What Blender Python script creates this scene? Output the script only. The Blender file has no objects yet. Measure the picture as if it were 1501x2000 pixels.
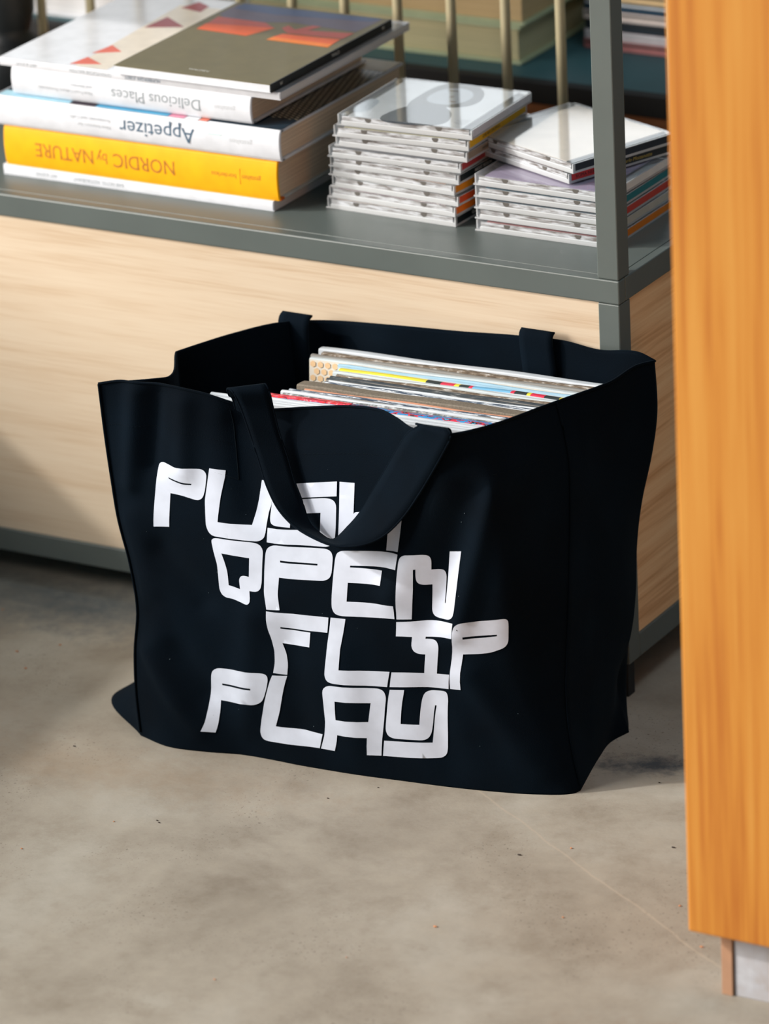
import bpy, bmesh, math, random
from mathutils import Vector, Matrix, geometry, noise
import numpy as np
random.seed(4)
SC = bpy.context.scene
MM = 0.001
# ---------------------------------------------------------------- camera, world, lights, exposure
cam_d = bpy.data.cameras.new('camera'); cam = bpy.data.objects.new('camera', cam_d); SC.collection.objects.link(cam)
_r = Vector((0.86781738, 0.49478875, -0.04557501)); _u = Vector((-0.149573, 0.34759874, 0.92563655)); _w = Vector((-0.47383637, 0.7964667, -0.37565927))
cam.matrix_world = Matrix(((_r.x, _u.x, -_w.x, 1.91593), (_r.y, _u.y, -_w.y, -3.64938), (_r.z, _u.z, -_w.z, 1.86797), (0, 0, 0, 1)))
cam_d.sensor_fit = 'HORIZONTAL'; cam_d.sensor_width = 36; cam_d.lens = 9515.35 / 1501 * 36
cam_d.clip_start = .1; cam_d.clip_end = 60
cam_d.dof.use_dof = True; cam_d.dof.focus_distance = 4.335; cam_d.dof.aperture_fstop = 6.6
SC.camera = cam
SC.view_settings.view_transform = 'Standard'; SC.view_settings.look = 'None'
SC.view_settings.gamma = 1; SC.view_settings.exposure = 0.0; SC.view_settings.use_curve_mapping = False
wd = bpy.data.worlds.new('world'); SC.world = wd; wd.use_nodes = True
wd.node_tree.nodes['Background'].inputs[0].default_value = (0.52, 0.80, 1.0, 1)
wd.node_tree.nodes['Background'].inputs[1].default_value = 0.19
sun_d = bpy.data.lights.new('sun', 'SUN'); sun = bpy.data.objects.new('sun', sun_d); SC.collection.objects.link(sun)
sun.rotation_euler = Vector((-0.717, -0.425, 0.55)).to_track_quat('Z', 'Y').to_euler()
sun_d.energy = 2.25; sun_d.angle = math.radians(2.0); sun_d.color = (1.0, 0.965, 0.91)
def area(name, loc, target, sx, sy, power, col):
    d = bpy.data.lights.new(name, 'AREA'); o = bpy.data.objects.new(name, d); SC.collection.objects.link(o)
    d.shape = 'RECTANGLE'; d.size = sx; d.size_y = sy; d.energy = power; d.color = col
    o.location = loc; o.rotation_euler = (Vector(loc) - Vector(target)).to_track_quat('Z', 'Y').to_euler(); return o
# daylight through the tall window in the back wall and through the shop front on the left
area('back_window_light', (-1.75, 2.62, 1.78), (-1.75, 0, 1.78), 1.9, .88, 13, (0.93, 0.97, 1.0))
area('shop_front_light', (-3.2, -2.6, 1.9), (-.2, -.1, .2), 2.2, 1.8, 260, (1.0, 0.93, 0.85))

area('overhead_fill_light', (.75, -.15, 2.7), (.1, .1, 0), 1.1, .5, 9, (0.84, 0.94, 1.0))  # added overhead fill to brighten the cabinet's side panel; no known lamp

# ---------------------------------------------------------------- node helpers
def mat(name):
    m = bpy.data.materials.new(name); m.use_nodes = True
    nt = m.node_tree; b = nt.nodes['Principled BSDF']; return m, nt, b
def N(nt, typ, **kw):
    n = nt.nodes.new(typ)
    for k, v in kw.items():
        if k.startswith('i_'):
            n.inputs[k[2:]].default_value = v
        elif k.startswith('n_'):
            n.inputs[int(k[2:])].default_value = v
        else: setattr(n, k, v)
    return n
def ramp(nt, fac, stops, interp='LINEAR'):
    r = nt.nodes.new('ShaderNodeValToRGB'); r.color_ramp.interpolation = interp
    e = r.color_ramp.elements
    e[0].position, e[0].color = stops[0][0], (*stops[0][1], 1)
    e[1].position, e[1].color = stops[1][0], (*stops[1][1], 1)
    for p, c in stops[2:]:
        x = e.new(p); x.color = (*c, 1)
    nt.links.new(fac, r.inputs[0]); return r.outputs[0]
def srgb(r, g, b):
    f = lambda c: (c / 255 / 12.92) if c <= 10 else ((c / 255 + .055) / 1.055) ** 2.4
    return (f(r), f(g), f(b))
_plain = {}
def plain(name, col, rough=.5, spec=.5, sheen=0, metal=0):
    k = name
    if k in _plain: return _plain[k]
    m, nt, b = mat(name)
    b.inputs['Base Color'].default_value = (*col, 1); b.inputs['Roughness'].default_value = rough
    b.inputs['Specular IOR Level'].default_value = spec; b.inputs['Metallic'].default_value = metal
    tc = N(nt, 'ShaderNodeTexCoord'); nz = N(nt, 'ShaderNodeTexNoise', i_Scale=60.0, i_Detail=3.0)
    nt.links.new(tc.outputs['Object'], nz.inputs['Vector'])
    a = tuple(min(1, c * 1.05) for c in col); d = tuple(c * .93 for c in col)
    nt.links.new(ramp(nt, nz.outputs[0], [(.3, d), (.7, a)]), b.inputs['Base Color'])
    if sheen:
        b.inputs['Sheen Weight'].default_value = sheen
    _plain[k] = m; return m
def wood(name, c1, c2, c3, axis, scale=1.0, rough=.5, cathedral=.5, fine=1.0):
    """oak veneer: grain runs along axis (0,1,2)"""
    m, nt, b = mat(name); L = nt.links
    tc = N(nt, 'ShaderNodeTexCoord'); mp = N(nt, 'ShaderNodeMapping')
    s = [22 * scale] * 3; s[axis] = 1.3 * scale; mp.inputs['Scale'].default_value = s
    L.new(tc.outputs['Object'], mp.inputs['Vector'])
    n1 = N(nt, 'ShaderNodeTexNoise', i_Scale=.9, i_Detail=5.0, i_Roughness=.55, i_Distortion=cathedral)
    L.new(mp.outputs[0], n1.inputs['Vector'])
    mp2 = N(nt, 'ShaderNodeMapping'); s = [330 * fine] * 3; s[axis] = 9 * fine; mp2.inputs['Scale'].default_value = s
    L.new(tc.outputs['Object'], mp2.inputs['Vector'])
    n2 = N(nt, 'ShaderNodeTexNoise', i_Scale=1.0, i_Detail=2.0); L.new(mp2.outputs[0], n2.inputs['Vector'])
    add = N(nt, 'ShaderNodeMath', operation='MULTIPLY_ADD'); add.inputs[1].default_value = .45
    sub = N(nt, 'ShaderNodeMath', operation='MULTIPLY_ADD'); sub.inputs[1].default_value = .62; sub.inputs[2].default_value = 0
    L.new(n1.outputs[0], sub.inputs[0]); L.new(n2.outputs[0], add.inputs[0]); L.new(sub.outputs[0], add.inputs[2])
    col = ramp(nt, add.outputs[0], [(.40, c3), (.52, c2), (.64, c1)])
    L.new(col, b.inputs['Base Color']); b.inputs['Roughness'].default_value = rough
    bp = N(nt, 'ShaderNodeBump', i_Strength=.15, i_Distance=.0004); L.new(n2.outputs[0], bp.inputs['Height']); L.new(bp.outputs[0], b.inputs['Normal'])
    return m
M = {}
M['oak'] = wood('pale_oak_veneer', srgb(215, 197, 173), srgb(211, 191, 166), srgb(201, 177, 149), 0, 2.2, .5, .4, 1.4)
M['oak_side'] = wood('oak_veneer_side', srgb(246, 206, 158), srgb(238, 192, 142), srgb(214, 160, 110), 1, 3.0, .5, .3, .8)
M['amber'] = wood('amber_lacquered_wood', srgb(214, 148, 64), srgb(206, 134, 50), srgb(184, 106, 34), 2, .8, .42, .6, .5)
def metal(name, c, rough):
    m, nt, b = mat(name); L = nt.links
    tc = N(nt, 'ShaderNodeTexCoord'); nz = N(nt, 'ShaderNodeTexNoise', i_Scale=900.0, i_Detail=2.0)
    L.new(tc.outputs['Object'], nz.inputs['Vector'])
    n3 = N(nt, 'ShaderNodeTexNoise', i_Scale=9.0, i_Detail=4.0); L.new(tc.outputs['Object'], n3.inputs['Vector'])
    L.new(ramp(nt, n3.outputs[0], [(.3, tuple(x * .9 for x in c)), (.7, tuple(x * 1.08 for x in c))]), b.inputs['Base Color'])
    b.inputs['Roughness'].default_value = rough; b.inputs['Specular IOR Level'].default_value = .75
    bp = N(nt, 'ShaderNodeBump', i_Strength=.25, i_Distance=.0002); L.new(nz.outputs[0], bp.inputs['Height']); L.new(bp.outputs[0], b.inputs['Normal'])
    return m
M['metal'] = metal('grey_green_powder_coat', srgb(86, 95, 93), .42)
M['metal_dark'] = metal('shade_darkened_powder_coat', srgb(40, 88, 96), .6)  # darker copy of the metal: the rear shelf's shade is in its colour
M['rod'] = metal('beige_painted_steel', srgb(226, 214, 176), .45)
M['black'] = plain('black_rubber', (.006, .007, .008), .7)

# bag fabric
def fabric():
    m, nt, b = mat('black_cotton_canvas'); L = nt.links
    tc = N(nt, 'ShaderNodeTexCoord')
    n1 = N(nt, 'ShaderNodeTexNoise', i_Scale=14.0, i_Detail=4.0); L.new(tc.outputs['Object'], n1.inputs['Vector'])
    L.new(ramp(nt, n1.outputs[0], [(.3, (.0006, .0026, .0056)), (.7, (.0011, .0047, .0098))]), b.inputs['Base Color'])
    b.inputs['Roughness'].default_value = .85; b.inputs['Specular IOR Level'].default_value = .06
    b.inputs['Sheen Weight'].default_value = .02; b.inputs['Sheen Roughness'].default_value = .45
    b.inputs['Sheen Tint'].default_value = (.45, .75, 1, 1)
    w1 = N(nt, 'ShaderNodeTexNoise', i_Scale=1500.0, i_Detail=1.0); L.new(tc.outputs['Object'], w1.inputs['Vector'])
    bp = N(nt, 'ShaderNodeBump', i_Strength=.5, i_Distance=.0005); L.new(w1.outputs[0], bp.inputs['Height']); L.new(bp.outputs[0], b.inputs['Normal'])
    return m
M['fabric'] = fabric()
M['print_white'] = plain('white_screen_print', srgb(206, 214, 230), .75, .2)
M['thread'] = plain('dark_sewing_thread', (.004, .008, .012), .9, .1)

# floor
def floor_mat():
    m, nt, b = mat('polished_concrete'); L = nt.links
    tc = N(nt, 'ShaderNodeTexCoord'); P = tc.outputs['Object']
    n1 = N(nt, 'ShaderNodeTexNoise', i_Scale=4.2, i_Detail=9.0, i_Roughness=.66, i_Distortion=.2); L.new(P, n1.inputs['Vector'])
    n2 = N(nt, 'ShaderNodeTexNoise', i_Scale=16.0, i_Detail=10.0, i_Roughness=.78, i_Distortion=.1); L.new(P, n2.inputs['Vector'])
    n3 = N(nt, 'ShaderNodeTexNoise', i_Scale=330.0, i_Detail=2.0); L.new(P, n3.inputs['Vector'])
    base = ramp(nt, n1.outputs[0], [(.32, srgb(146, 137, 124)), (.5, srgb(165, 157, 144)), (.66, srgb(178, 173, 162))])
    mott = ramp(nt, n2.outputs[0], [(.34, (.80, .77, .74)), (.5, (1, 1, 1)), (.66, (1.10, 1.10, 1.09))])
    mx = N(nt, 'ShaderNodeMixRGB', blend_type='MULTIPLY', n_0=.8); L.new(base, mx.inputs[1]); L.new(mott, mx.inputs[2])
    # small dark pits in patches
    pt = ramp(nt, n3.outputs[0], [(.30, (0, 0, 0)), (.36, (1, 1, 1))])
    n4 = N(nt, 'ShaderNodeTexNoise', i_Scale=6.0, i_Detail=2.0); L.new(P, n4.inputs['Vector'])
    pm = ramp(nt, n4.outputs[0], [(.50, (1, 1, 1)), (.62, (0, 0, 0))])
    mxx = N(nt, 'ShaderNodeMixRGB', blend_type='LIGHTEN', n_0=1.0); L.new(pt, mxx.inputs[1]); L.new(pm, mxx.inputs[2])
    mxp = N(nt, 'ShaderNodeMixRGB', blend_type='MIX'); L.new(mxx.outputs[0], mxp.inputs[0]); mxp.inputs[1].default_value = (*srgb(112, 104, 94), 1); L.new(mx.outputs[0], mxp.inputs[2])
    # stain masks; the two blue-grey ones also paint in shade
    def blob(cx, cy, rx, ry, rot, lo, hi):
        mp = N(nt, 'ShaderNodeMapping', vector_type='TEXTURE'); mp.inputs['Location'].default_value = (cx, cy, 0)
        mp.inputs['Rotation'].default_value = (0, 0, rot); mp.inputs['Scale'].default_value = (rx, ry, 1); L.new(P, mp.inputs['Vector'])
        ln = N(nt, 'ShaderNodeVectorMath', operation='LENGTH'); L.new(mp.outputs[0], ln.inputs[0])
        nn = N(nt, 'ShaderNodeTexNoise', i_Scale=55.0, i_Detail=7.0, i_Roughness=.72); L.new(P, nn.inputs['Vector'])
        ad = N(nt, 'ShaderNodeMath', operation='MULTIPLY_ADD'); ad.inputs[1].default_value = 2.6; L.new(nn.outputs[0], ad.inputs[0]); L.new(ln.outputs['Value'], ad.inputs[2])
        return ramp(nt, ad.outputs[0], [(0, (1, 1, 1)), (1, (0, 0, 0))]) if False else _mr(ad.outputs[0], lo, hi)
    def _mr(v, lo, hi):
        r = N(nt, 'ShaderNodeMapRange', clamp=True); r.inputs['From Min'].default_value = lo; r.inputs['From Max'].default_value = hi
        r.inputs['To Min'].default_value = 1; r.inputs['To Max'].default_value = 0; L.new(v, r.inputs['Value']); return r.outputs[0]
    def over(col, mask, c, k):
        mu = N(nt, 'ShaderNodeMath', operation='MULTIPLY'); mu.inputs[1].default_value = k; L.new(mask, mu.inputs[0])
        o = N(nt, 'ShaderNodeMixRGB'); L.new(mu.outputs[0], o.inputs[0]); L.new(col, o.inputs[1]); o.inputs[2].default_value = (*c, 1); return o.outputs[0]
    c = mxp.outputs[0]
    c = over(c, blob(.082, -.118, .075, .026, .35, 1.3, 2.3), srgb(58, 72, 84), .85)  # dark stain, widened to paint in the shade right of the bag
    c = over(c, blob(-.60, -.03, .16, .07, .1, 1.2, 2.4), srgb(100, 108, 112), .8)  # stain tone plus painted shade along the cabinet base
    c = over(c, blob(.30, -.62, .1, .06, .3, 1.2, 2.5), srgb(150, 118, 92), .4)
    c = over(c, blob(-.37, -.33, .22, .05, .1, 1.2, 2.5), srgb(160, 140, 118), .5)
    # hairline crack
    A = Vector((-.03, -.235)); B_ = Vector((.31, -.445)); d = (B_ - A).normalized(); n = Vector((-d.y, d.x))
    dt = N(nt, 'ShaderNodeVectorMath', operation='DOT_PRODUCT'); dt.inputs[1].default_value = (n.x, n.y, 0); L.new(P, dt.inputs[0])
    nc = N(nt, 'ShaderNodeTexNoise', i_Scale=9.0, i_Detail=5.0); L.new(P, nc.inputs['Vector'])
    a1 = N(nt, 'ShaderNodeMath', operation='MULTIPLY_ADD'); a1.inputs[1].default_value = .02; L.new(nc.outputs[0], a1.inputs[0]); L.new(dt.outputs['Value'], a1.inputs[2])
    a2 = N(nt, 'ShaderNodeMath', operation='SUBTRACT'); a2.inputs[1].default_value = n.x * A.x + n.y * A.y + .01; L.new(a1.outputs[0], a2.inputs[0])
    a3 = N(nt, 'ShaderNodeMath', operation='ABSOLUTE'); L.new(a2.outputs[0], a3.inputs[0])
    c = over(c, _mr(a3.outputs[0], .0004, .0018), srgb(190, 176, 158), .45)
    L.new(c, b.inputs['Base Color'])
    rr = ramp(nt, n2.outputs[0], [(.3, (.5, .5, .5)), (.7, (.68, .68, .68))]); L.new(rr, b.inputs['Roughness'])
    b.inputs['Specular IOR Level'].default_value = .35
    bp = N(nt, 'ShaderNodeBump', i_Strength=.12, i_Distance=.001); L.new(n3.outputs[0], bp.inputs['Height']); L.new(bp.outputs[0], b.inputs['Normal'])
    return m
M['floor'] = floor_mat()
def paper_mat(name, c1, c2, scale):
    m, nt, b = mat(name); L = nt.links; tc = N(nt, 'ShaderNodeTexCoord'); mp = N(nt, 'ShaderNodeMapping')
    mp.inputs['Scale'].default_value = (3, 3, scale); L.new(tc.outputs['Object'], mp.inputs['Vector'])
    n1 = N(nt, 'ShaderNodeTexNoise', i_Scale=1.0, i_Detail=3.0, i_Roughness=.7); L.new(mp.outputs[0], n1.inputs['Vector'])
    L.new(ramp(nt, n1.outputs[0], [(.35, c2), (.65, c1)]), b.inputs['Base Color']); b.inputs['Roughness'].default_value = .8
    return m
M['pages'] = paper_mat('stacked_page_edges', srgb(240, 220, 194), srgb(190, 166, 142), 900)
M['pages_white'] = paper_mat('white_page_edges', srgb(238, 238, 240), srgb(214, 214, 216), 900)
M['pages_olive'] = paper_mat('shade_tinted_page_edges', srgb(206, 196, 156), srgb(182, 176, 138), 500)  # olive tint is the shade behind the rods put into the paper
M['cover_white'] = plain('white_gloss_cover', srgb(222, 224, 230), .22, .5)
M['cover_white_matte'] = plain('white_matte_cover', srgb(220, 223, 230), .5, .4)
M['cover_yellow'] = plain('amber_yellow_cloth', srgb(252, 178, 0), .6, .3)
M['cover_orange'] = plain('orange_cloth_joint', srgb(190, 92, 16), .7, .3)
M['board_grey'] = plain('grey_paper_board', srgb(190, 194, 192), .5)
M['cover_sage'] = plain('sage_green_cover', srgb(182, 192, 156), .5)
M['cover_blueblack'] = plain('blue_black_cover', srgb(34, 52, 66), .5)
M['ink_grey'] = plain('grey_spine_ink', srgb(150, 158, 164), .5)
M['ink_faint'] = plain('faint_spine_ink', srgb(196, 200, 204), .5)
M['ink_blue'] = plain('blue_grey_ink', srgb(74, 100, 122), .5)
M['ink_brown'] = plain('brown_ink', srgb(176, 112, 30), .5)
M['ink_white'] = plain('white_ink', srgb(230, 230, 225), .5)
M['ink_black'] = plain('black_ink', srgb(20, 22, 24), .5)
# clear plastics of the disc cases
def clear(name, tint, alpha, rough, diff):
    m, nt, b = mat(name); L = nt.links; nt.nodes.remove(b)
    out = nt.nodes['Material Output']
    tr = N(nt, 'ShaderNodeBsdfTransparent'); tr.inputs[0].default_value = (*tint, 1)
    p = N(nt, 'ShaderNodeBsdfPrincipled'); p.inputs['Base Color'].default_value = (*diff, 1); p.inputs['Roughness'].default_value = rough
    mx = N(nt, 'ShaderNodeMixShader'); mx.inputs[0].default_value = alpha
    L.new(tr.outputs[0], mx.inputs[1]); L.new(p.outputs[0], mx.inputs[2])
    g = N(nt, 'ShaderNodeBsdfGlossy'); g.inputs['Roughness'].default_value = rough
    fr = N(nt, 'ShaderNodeFresnel'); fr.inputs['IOR'].default_value = 1.5
    m2 = N(nt, 'ShaderNodeMixShader'); 
    ge = N(nt, 'ShaderNodeNewGeometry'); fb = N(nt, 'ShaderNodeMath', operation='SUBTRACT'); fb.inputs[0].default_value = 1.0; L.new(ge.outputs['Backfacing'], fb.inputs[1])
    fm = N(nt, 'ShaderNodeMath', operation='MULTIPLY'); L.new(fr.outputs[0], fm.inputs[0]); L.new(fb.outputs[0], fm.inputs[1]); L.new(fm.outputs[0], m2.inputs[0]); L.new(mx.outputs[0], m2.inputs[1]); L.new(g.outputs[0], m2.inputs[2])
    L.new(m2.outputs[0], out.inputs['Surface']); return m
def streaky():
    m, nt, b = mat('frosted_case_rim'); L = nt.links; tc = N(nt, 'ShaderNodeTexCoord'); mp = N(nt, 'ShaderNodeMapping'); mp.inputs['Scale'].default_value = (70, 30, 520)
    oi = N(nt, 'ShaderNodeObjectInfo'); ad = N(nt, 'ShaderNodeVectorMath', operation='ADD'); L.new(tc.outputs['Object'], ad.inputs[0]); L.new(oi.outputs['Location'], ad.inputs[1]); L.new(ad.outputs[0], mp.inputs['Vector'])
    nz = N(nt, 'ShaderNodeTexNoise', i_Scale=1.0, i_Detail=3.0, i_Roughness=.6); L.new(mp.outputs[0], nz.inputs['Vector'])
    L.new(ramp(nt, nz.outputs[0], [(.32, srgb(112, 106, 102)), (.46, srgb(158, 158, 160)), (.62, srgb(206, 210, 216))]), b.inputs['Base Color']); b.inputs['Roughness'].default_value = .2; return m
M['clear'] = clear('clear_case_plastic', (.97, .98, .98), .06, .04, (.8, .82, .84))
M['side_clear'] = clear('ribbed_case_plastic', (.95, .96, .97), .55, .15, (.78, .80, .82))
M['tray'] = plain('milky_case_tray', srgb(214, 218, 222), .25, .6)
M['rim'] = streaky()

# ---------------------------------------------------------------- geometry helpers (millimetres)
def link(name, me, m=None, parent=None, mats=None):
    o = bpy.data.objects.new(name, me); SC.collection.objects.link(o)
    for x in (mats or ([m] if m else [])): me.materials.append(x)
    if parent: o.parent = parent
    return o
def bm_obj(name, bm, m=None, parent=None, mats=None, smooth=False):
    me = bpy.data.meshes.new(name)
    bmesh.ops.recalc_face_normals(bm, faces=bm.faces)
    bm.to_mesh(me); bm.free()
    if smooth:
        for p in me.polygons: p.use_smooth = True
    return link(name, me, m, parent, mats)
def box(bm, x0, x1, y0, y1, z0, z1, bev=0, mi=0):
    r = bmesh.ops.create_cube(bm, size=1)
    vs = r['verts']
    for v in vs:
        v.co = Vector(((x0 + x1) / 2 + v.co.x * (x1 - x0), (y0 + y1) / 2 + v.co.y * (y1 - y0), (z0 + z1) / 2 + v.co.z * (z1 - z0))) * MM
    fs = list({f for v in vs for f in v.link_faces})
    for f in fs: f.material_index = mi
    if bev:
        es = list({e for f in fs for e in f.edges})
        bmesh.ops.bevel(bm, geom=es, offset=bev * MM, segments=2, affect='EDGES', profile=.5)
    return bm
def B(name, dims, m, parent=None, bev=0.6):
    return bm_obj(name, box(bmesh.new(), *dims, bev=bev), m, parent)
def cyl(bm, x, y, z0, z1, r, seg=16):
    q = bmesh.ops.create_cone(bm, cap_ends=True, segments=seg, radius1=r * MM, radius2=r * MM, depth=(z1 - z0) * MM)
    for v in q['verts']: v.co += Vector((x, y, (z0 + z1) / 2)) * MM
    return bm
def thing(name, label, cat, loc=(0, 0, 0), rotz=0, group=None):
    o = bpy.data.objects.new(name, None); SC.collection.objects.link(o)
    o.location = Vector(loc) * MM; o.rotation_euler = (0, 0, rotz); o.empty_display_size = .05
    o['label'] = label; o['category'] = cat
    if group: o['group'] = group
    return o
def tag(o, label, cat, group=None):
    o['label'] = label; o['category'] = cat
    if group: o['group'] = group
    return o
def flat(name, pts, z, m, parent, th=.05):
    """thin printed patch; pts in mm of the parent, laid at height z"""
    bm = bmesh.new()
    a = [bm.verts.new(Vector((x, y, z)) * MM) for x, y in pts]; f = bm.faces.new(a)
    if f.normal.z < 0: f.normal_flip()
    bm.normal_update()
    r = bmesh.ops.extrude_face_region(bm, geom=[f])
    for v in r['geom']:
        if isinstance(v, bmesh.types.BMVert): v.co.z += th * MM
    return bm_obj(name, bm, m, parent)
def text(name, s, size, loc, m, parent, align='LEFT', rot=(math.pi / 2, math.pi, 0), sx=1.0, shear=0):
    cu = bpy.data.curves.new(name, 'FONT'); cu.body = s; cu.size = size * MM; cu.align_x = align; cu.align_y = 'CENTER'
    cu.extrude = .00003; cu.shear = shear; cu.resolution_u = 3
    t = bpy.data.objects.new(name + '_tmp', cu); SC.collection.objects.link(t)
    me = bpy.data.meshes.new_from_object(t.evaluated_get(bpy.context.evaluated_depsgraph_get()))
    bpy.data.objects.remove(t); bpy.data.curves.remove(cu)
    me.materials.clear()
    o = link(name, me, m, parent); o.location = Vector(loc) * MM; o.rotation_euler = rot; o.scale = (sx, 1, 1); return o
def clone(root, loc=None, rotz=None, label=None, slots=None):
    r = root.copy(); SC.collection.objects.link(r)
    if loc is not None: r.location = Vector(loc) * MM
    if rotz is not None: r.rotation_euler = (0, 0, rotz)
    if label: r['label'] = label
    for ch in list(root.children):
        c = ch.copy(); SC.collection.objects.link(c); c.parent = r
        for g in ch.children:
            d = g.copy(); SC.collection.objects.link(d); d.parent = c
    return r

H = 410.8
# ---------------------------------------------------------------- setting
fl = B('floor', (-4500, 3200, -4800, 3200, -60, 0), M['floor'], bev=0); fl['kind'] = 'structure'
wall_m = plain('grey_plaster_wall', srgb(96, 98, 98), .9, .2)
bm = bmesh.new()
for d in ((-4500, -2750, 2550, 2600, 0, 3000), (-750, 3200, 2550, 2600, 0, 3000), (-2750, -750, 2550, 2600, 0, 1290), (-2750, -750, 2550, 2600, 2260, 3000)): box(bm, *d)
o = bm_obj('wall_back', bm, wall_m); o['kind'] = 'structure'
bm = bmesh.new()
for d in ((-2750, -2700, 2545, 2605, 1290, 2260), (-800, -750, 2545, 2605, 1290, 2260), (-2700, -800, 2545, 2605, 1290, 1320), (-2700, -800, 2545, 2605, 2210, 2260), (-1770, -1730, 2550, 2600, 1320, 2210)): box(bm, *d, bev=2)
o = bm_obj('window_1', bm, M['metal']); o['kind'] = 'structure'

# ---------------------------------------------------------------- shelving unit (front)
unit = thing('shelving_unit', 'grey-green metal shelving unit with pale oak panels, behind the black bag', 'shelf')
X0, D = -1320, 352; PW = 21.5; T = 22.6; Z0, ZB = 35, 58.7
M['m'] = M['metal']
bv = 1.2
for x in (-PW, X0):
    for y in (0, D - PW):
        B('post', (x, x + PW, y, y + PW, Z0 if 0 else Z0, H - T - .3), M['m'], unit, bv)
        B('upper_post', (x, x + PW, y, y + PW, H + .3, H + 372), M['m'], unit, bv)
        B('foot', (x + 4, x + PW - 4, y + 4, y + PW - 4, 0, Z0), M['black'], unit, 1)
# rails of the shelf level: front rail runs over the corner
B('front_rail', (X0 - .4, .5, -.5, 12, H - T, H), M['m'], unit, 1.3)
B('side_rail', (-8.7, .5, 12.3, D, H - T, H), M['m'], unit, 1.0)
B('side_rail', (X0, X0 + 12, 12.3, D, H - T, H), M['m'], unit, 1.0)
B('back_rail', (X0 + 12.3, -9, D - 12, D, H - T, H), M['m'], unit, 1.0)
B('shelf_panel', (X0 + 12.8, -9.4, 12.8, D - 12.6, H - 12, H - .25), M['m'], unit, .5)
B('bottom_rail', (X0 + PW, -PW, 0, PW, Z0, ZB), M['m'], unit, bv)
B('bottom_rail', (-PW, 0, PW, D - PW, Z0, ZB), M['m'], unit, bv)
B('bottom_rail', (X0 + PW, -PW, D - PW, D, Z0, ZB), M['m'], unit, bv)
B('bottom_rail', (X0, X0 + PW, PW, D - PW, Z0, ZB), M['m'], unit, bv)
B('front_panel', (X0 + PW, -PW, 2, 16, ZB, H - T), M['oak'], unit, .3)
B('side_panel', (-16, -2, PW, D - PW, ZB, H - T), M['oak_side'], unit, .3)
B('side_panel', (X0 + 2, X0 + 16, PW, D - PW, ZB, H - T), M['oak_side'], unit, .3)
B('back_panel', (X0 + PW, -PW, D - 16, D - 2, ZB, H - T), M['oak_side'], unit, .3)
B('base_board', (X0 + PW, -PW, PW, D - PW, Z0 + 4, Z0 + 16), M['metal_dark'], unit, .3)
B('top_shelf', (X0, 0, 0, D, H + 372.3, H + 394), M['m'], unit, 1)
k = 0
rod_me = None
for i in range(20):
    x = -236.4 - 60.4 * i + (121)
    if x < X0 + 30: break
    if rod_me is None:
        o = bm_obj('rod', cyl(bmesh.new(), 0, 0, H, H + 372, 5.0), M['rod'], unit, smooth=True); rod_me = o
    else:
        o = rod_me.copy(); SC.collection.objects.link(o)
    o.location = Vector((x, 345, 0)) * MM

# ---------------------------------------------------------------- rear unit
rear = thing('display_unit', 'metal display shelf with oak front, both coloured dark for shade, standing behind the rods', 'shelf')
RY = 505
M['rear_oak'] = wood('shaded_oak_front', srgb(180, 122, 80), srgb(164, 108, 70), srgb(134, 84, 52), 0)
B('front_rail', (-1900, 260, RY, RY + 14, H - T, H), M['black'], rear, 1)  # rail coloured black for the shade on its front face
B('shelf_panel', (-1900, 260, RY + 14.5, RY + 420, H - 14, H - .3), M['metal_dark'], rear, .5)
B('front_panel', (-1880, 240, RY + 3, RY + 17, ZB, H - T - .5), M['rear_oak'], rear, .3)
B('bottom_rail', (-1900, 260, RY, RY + 22, Z0, ZB - .5), M['metal_dark'], rear, 1)
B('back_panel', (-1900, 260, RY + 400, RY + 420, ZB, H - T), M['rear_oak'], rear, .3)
for x in (-1890, -820, 236):
    for y in (RY + 4, RY + 396): B('foot', (x, x + 14, y, y + 14, 0, Z0 + .5 if 1 else 0), M['black'], rear, 1)

# unseen low box added on the left so its top edge throws the slanting shadow
lo = thing('shadow_blocker', 'unseen low oak-coloured box left of the bag, added to shade the floor', 'counter', (0, 0, 0))
def lowbox(name, dx0, dx1, y0, y1, z0, z1, m):
    bm = box(bmesh.new(), dx0, dx1, y0, y1, z0, z1, bev=1)
    for v in bm.verts: v.co.x += -.08 * (v.co.y + .52) - 0.0
    return bm_obj(name, bm, m, lo)
lowbox('top_board', -1600, -1046, -1300, -190, 432, 450, M['oak'])
lowbox('side_panel', -1066, -1048, -1295, -195, 30, 431.5, M['oak'])
lowbox('end_panel', -1590, -1067, -213, -195, 30, 431.5, M['oak'])
lowbox('end_panel', -1590, -1067, -1295, -1277, 30, 431.5, M['oak'])
lowbox('plinth', -1580, -1080, -1280, -210, 0, 29.5, M['metal'])

# ---------------------------------------------------------------- amber panelled counter in the foreground
ct = thing('counter', 'tall amber lacquered wooden counter filling the right edge, closest to the viewer', 'counter')
B('front_panel', (311, 900, -505, -487.3, 61, 1150), M['amber'], ct, 2.2)
B('body', (332, 900, -487, -260, 63, 1150), M['amber'], ct, 1)
B('leg', (331.5, 341.5, -487, -465, 0, 62.5), plain('copper_brown_leg', srgb(186, 142, 112), .5), ct, .6)
def marble():
    m, nt, b = mat('pale_stone_plinth'); L = nt.links; tc = N(nt, 'ShaderNodeTexCoord')
    n = N(nt, 'ShaderNodeTexNoise', i_Scale=22.0, i_Detail=6.0, i_Roughness=.6, i_Distortion=1.0); L.new(tc.outputs['Object'], n.inputs['Vector'])
    L.new(ramp(nt, n.outputs[0], [(.35, srgb(176, 168, 166)), (.55, srgb(190, 190, 196)), (.7, srgb(204, 206, 212))]), b.inputs['Base Color']); b.inputs['Roughness'].default_value = .4; return m
B('plinth', (342.5, 900, -485, -280, 0, 62.5), marble(), ct, .6)

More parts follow.
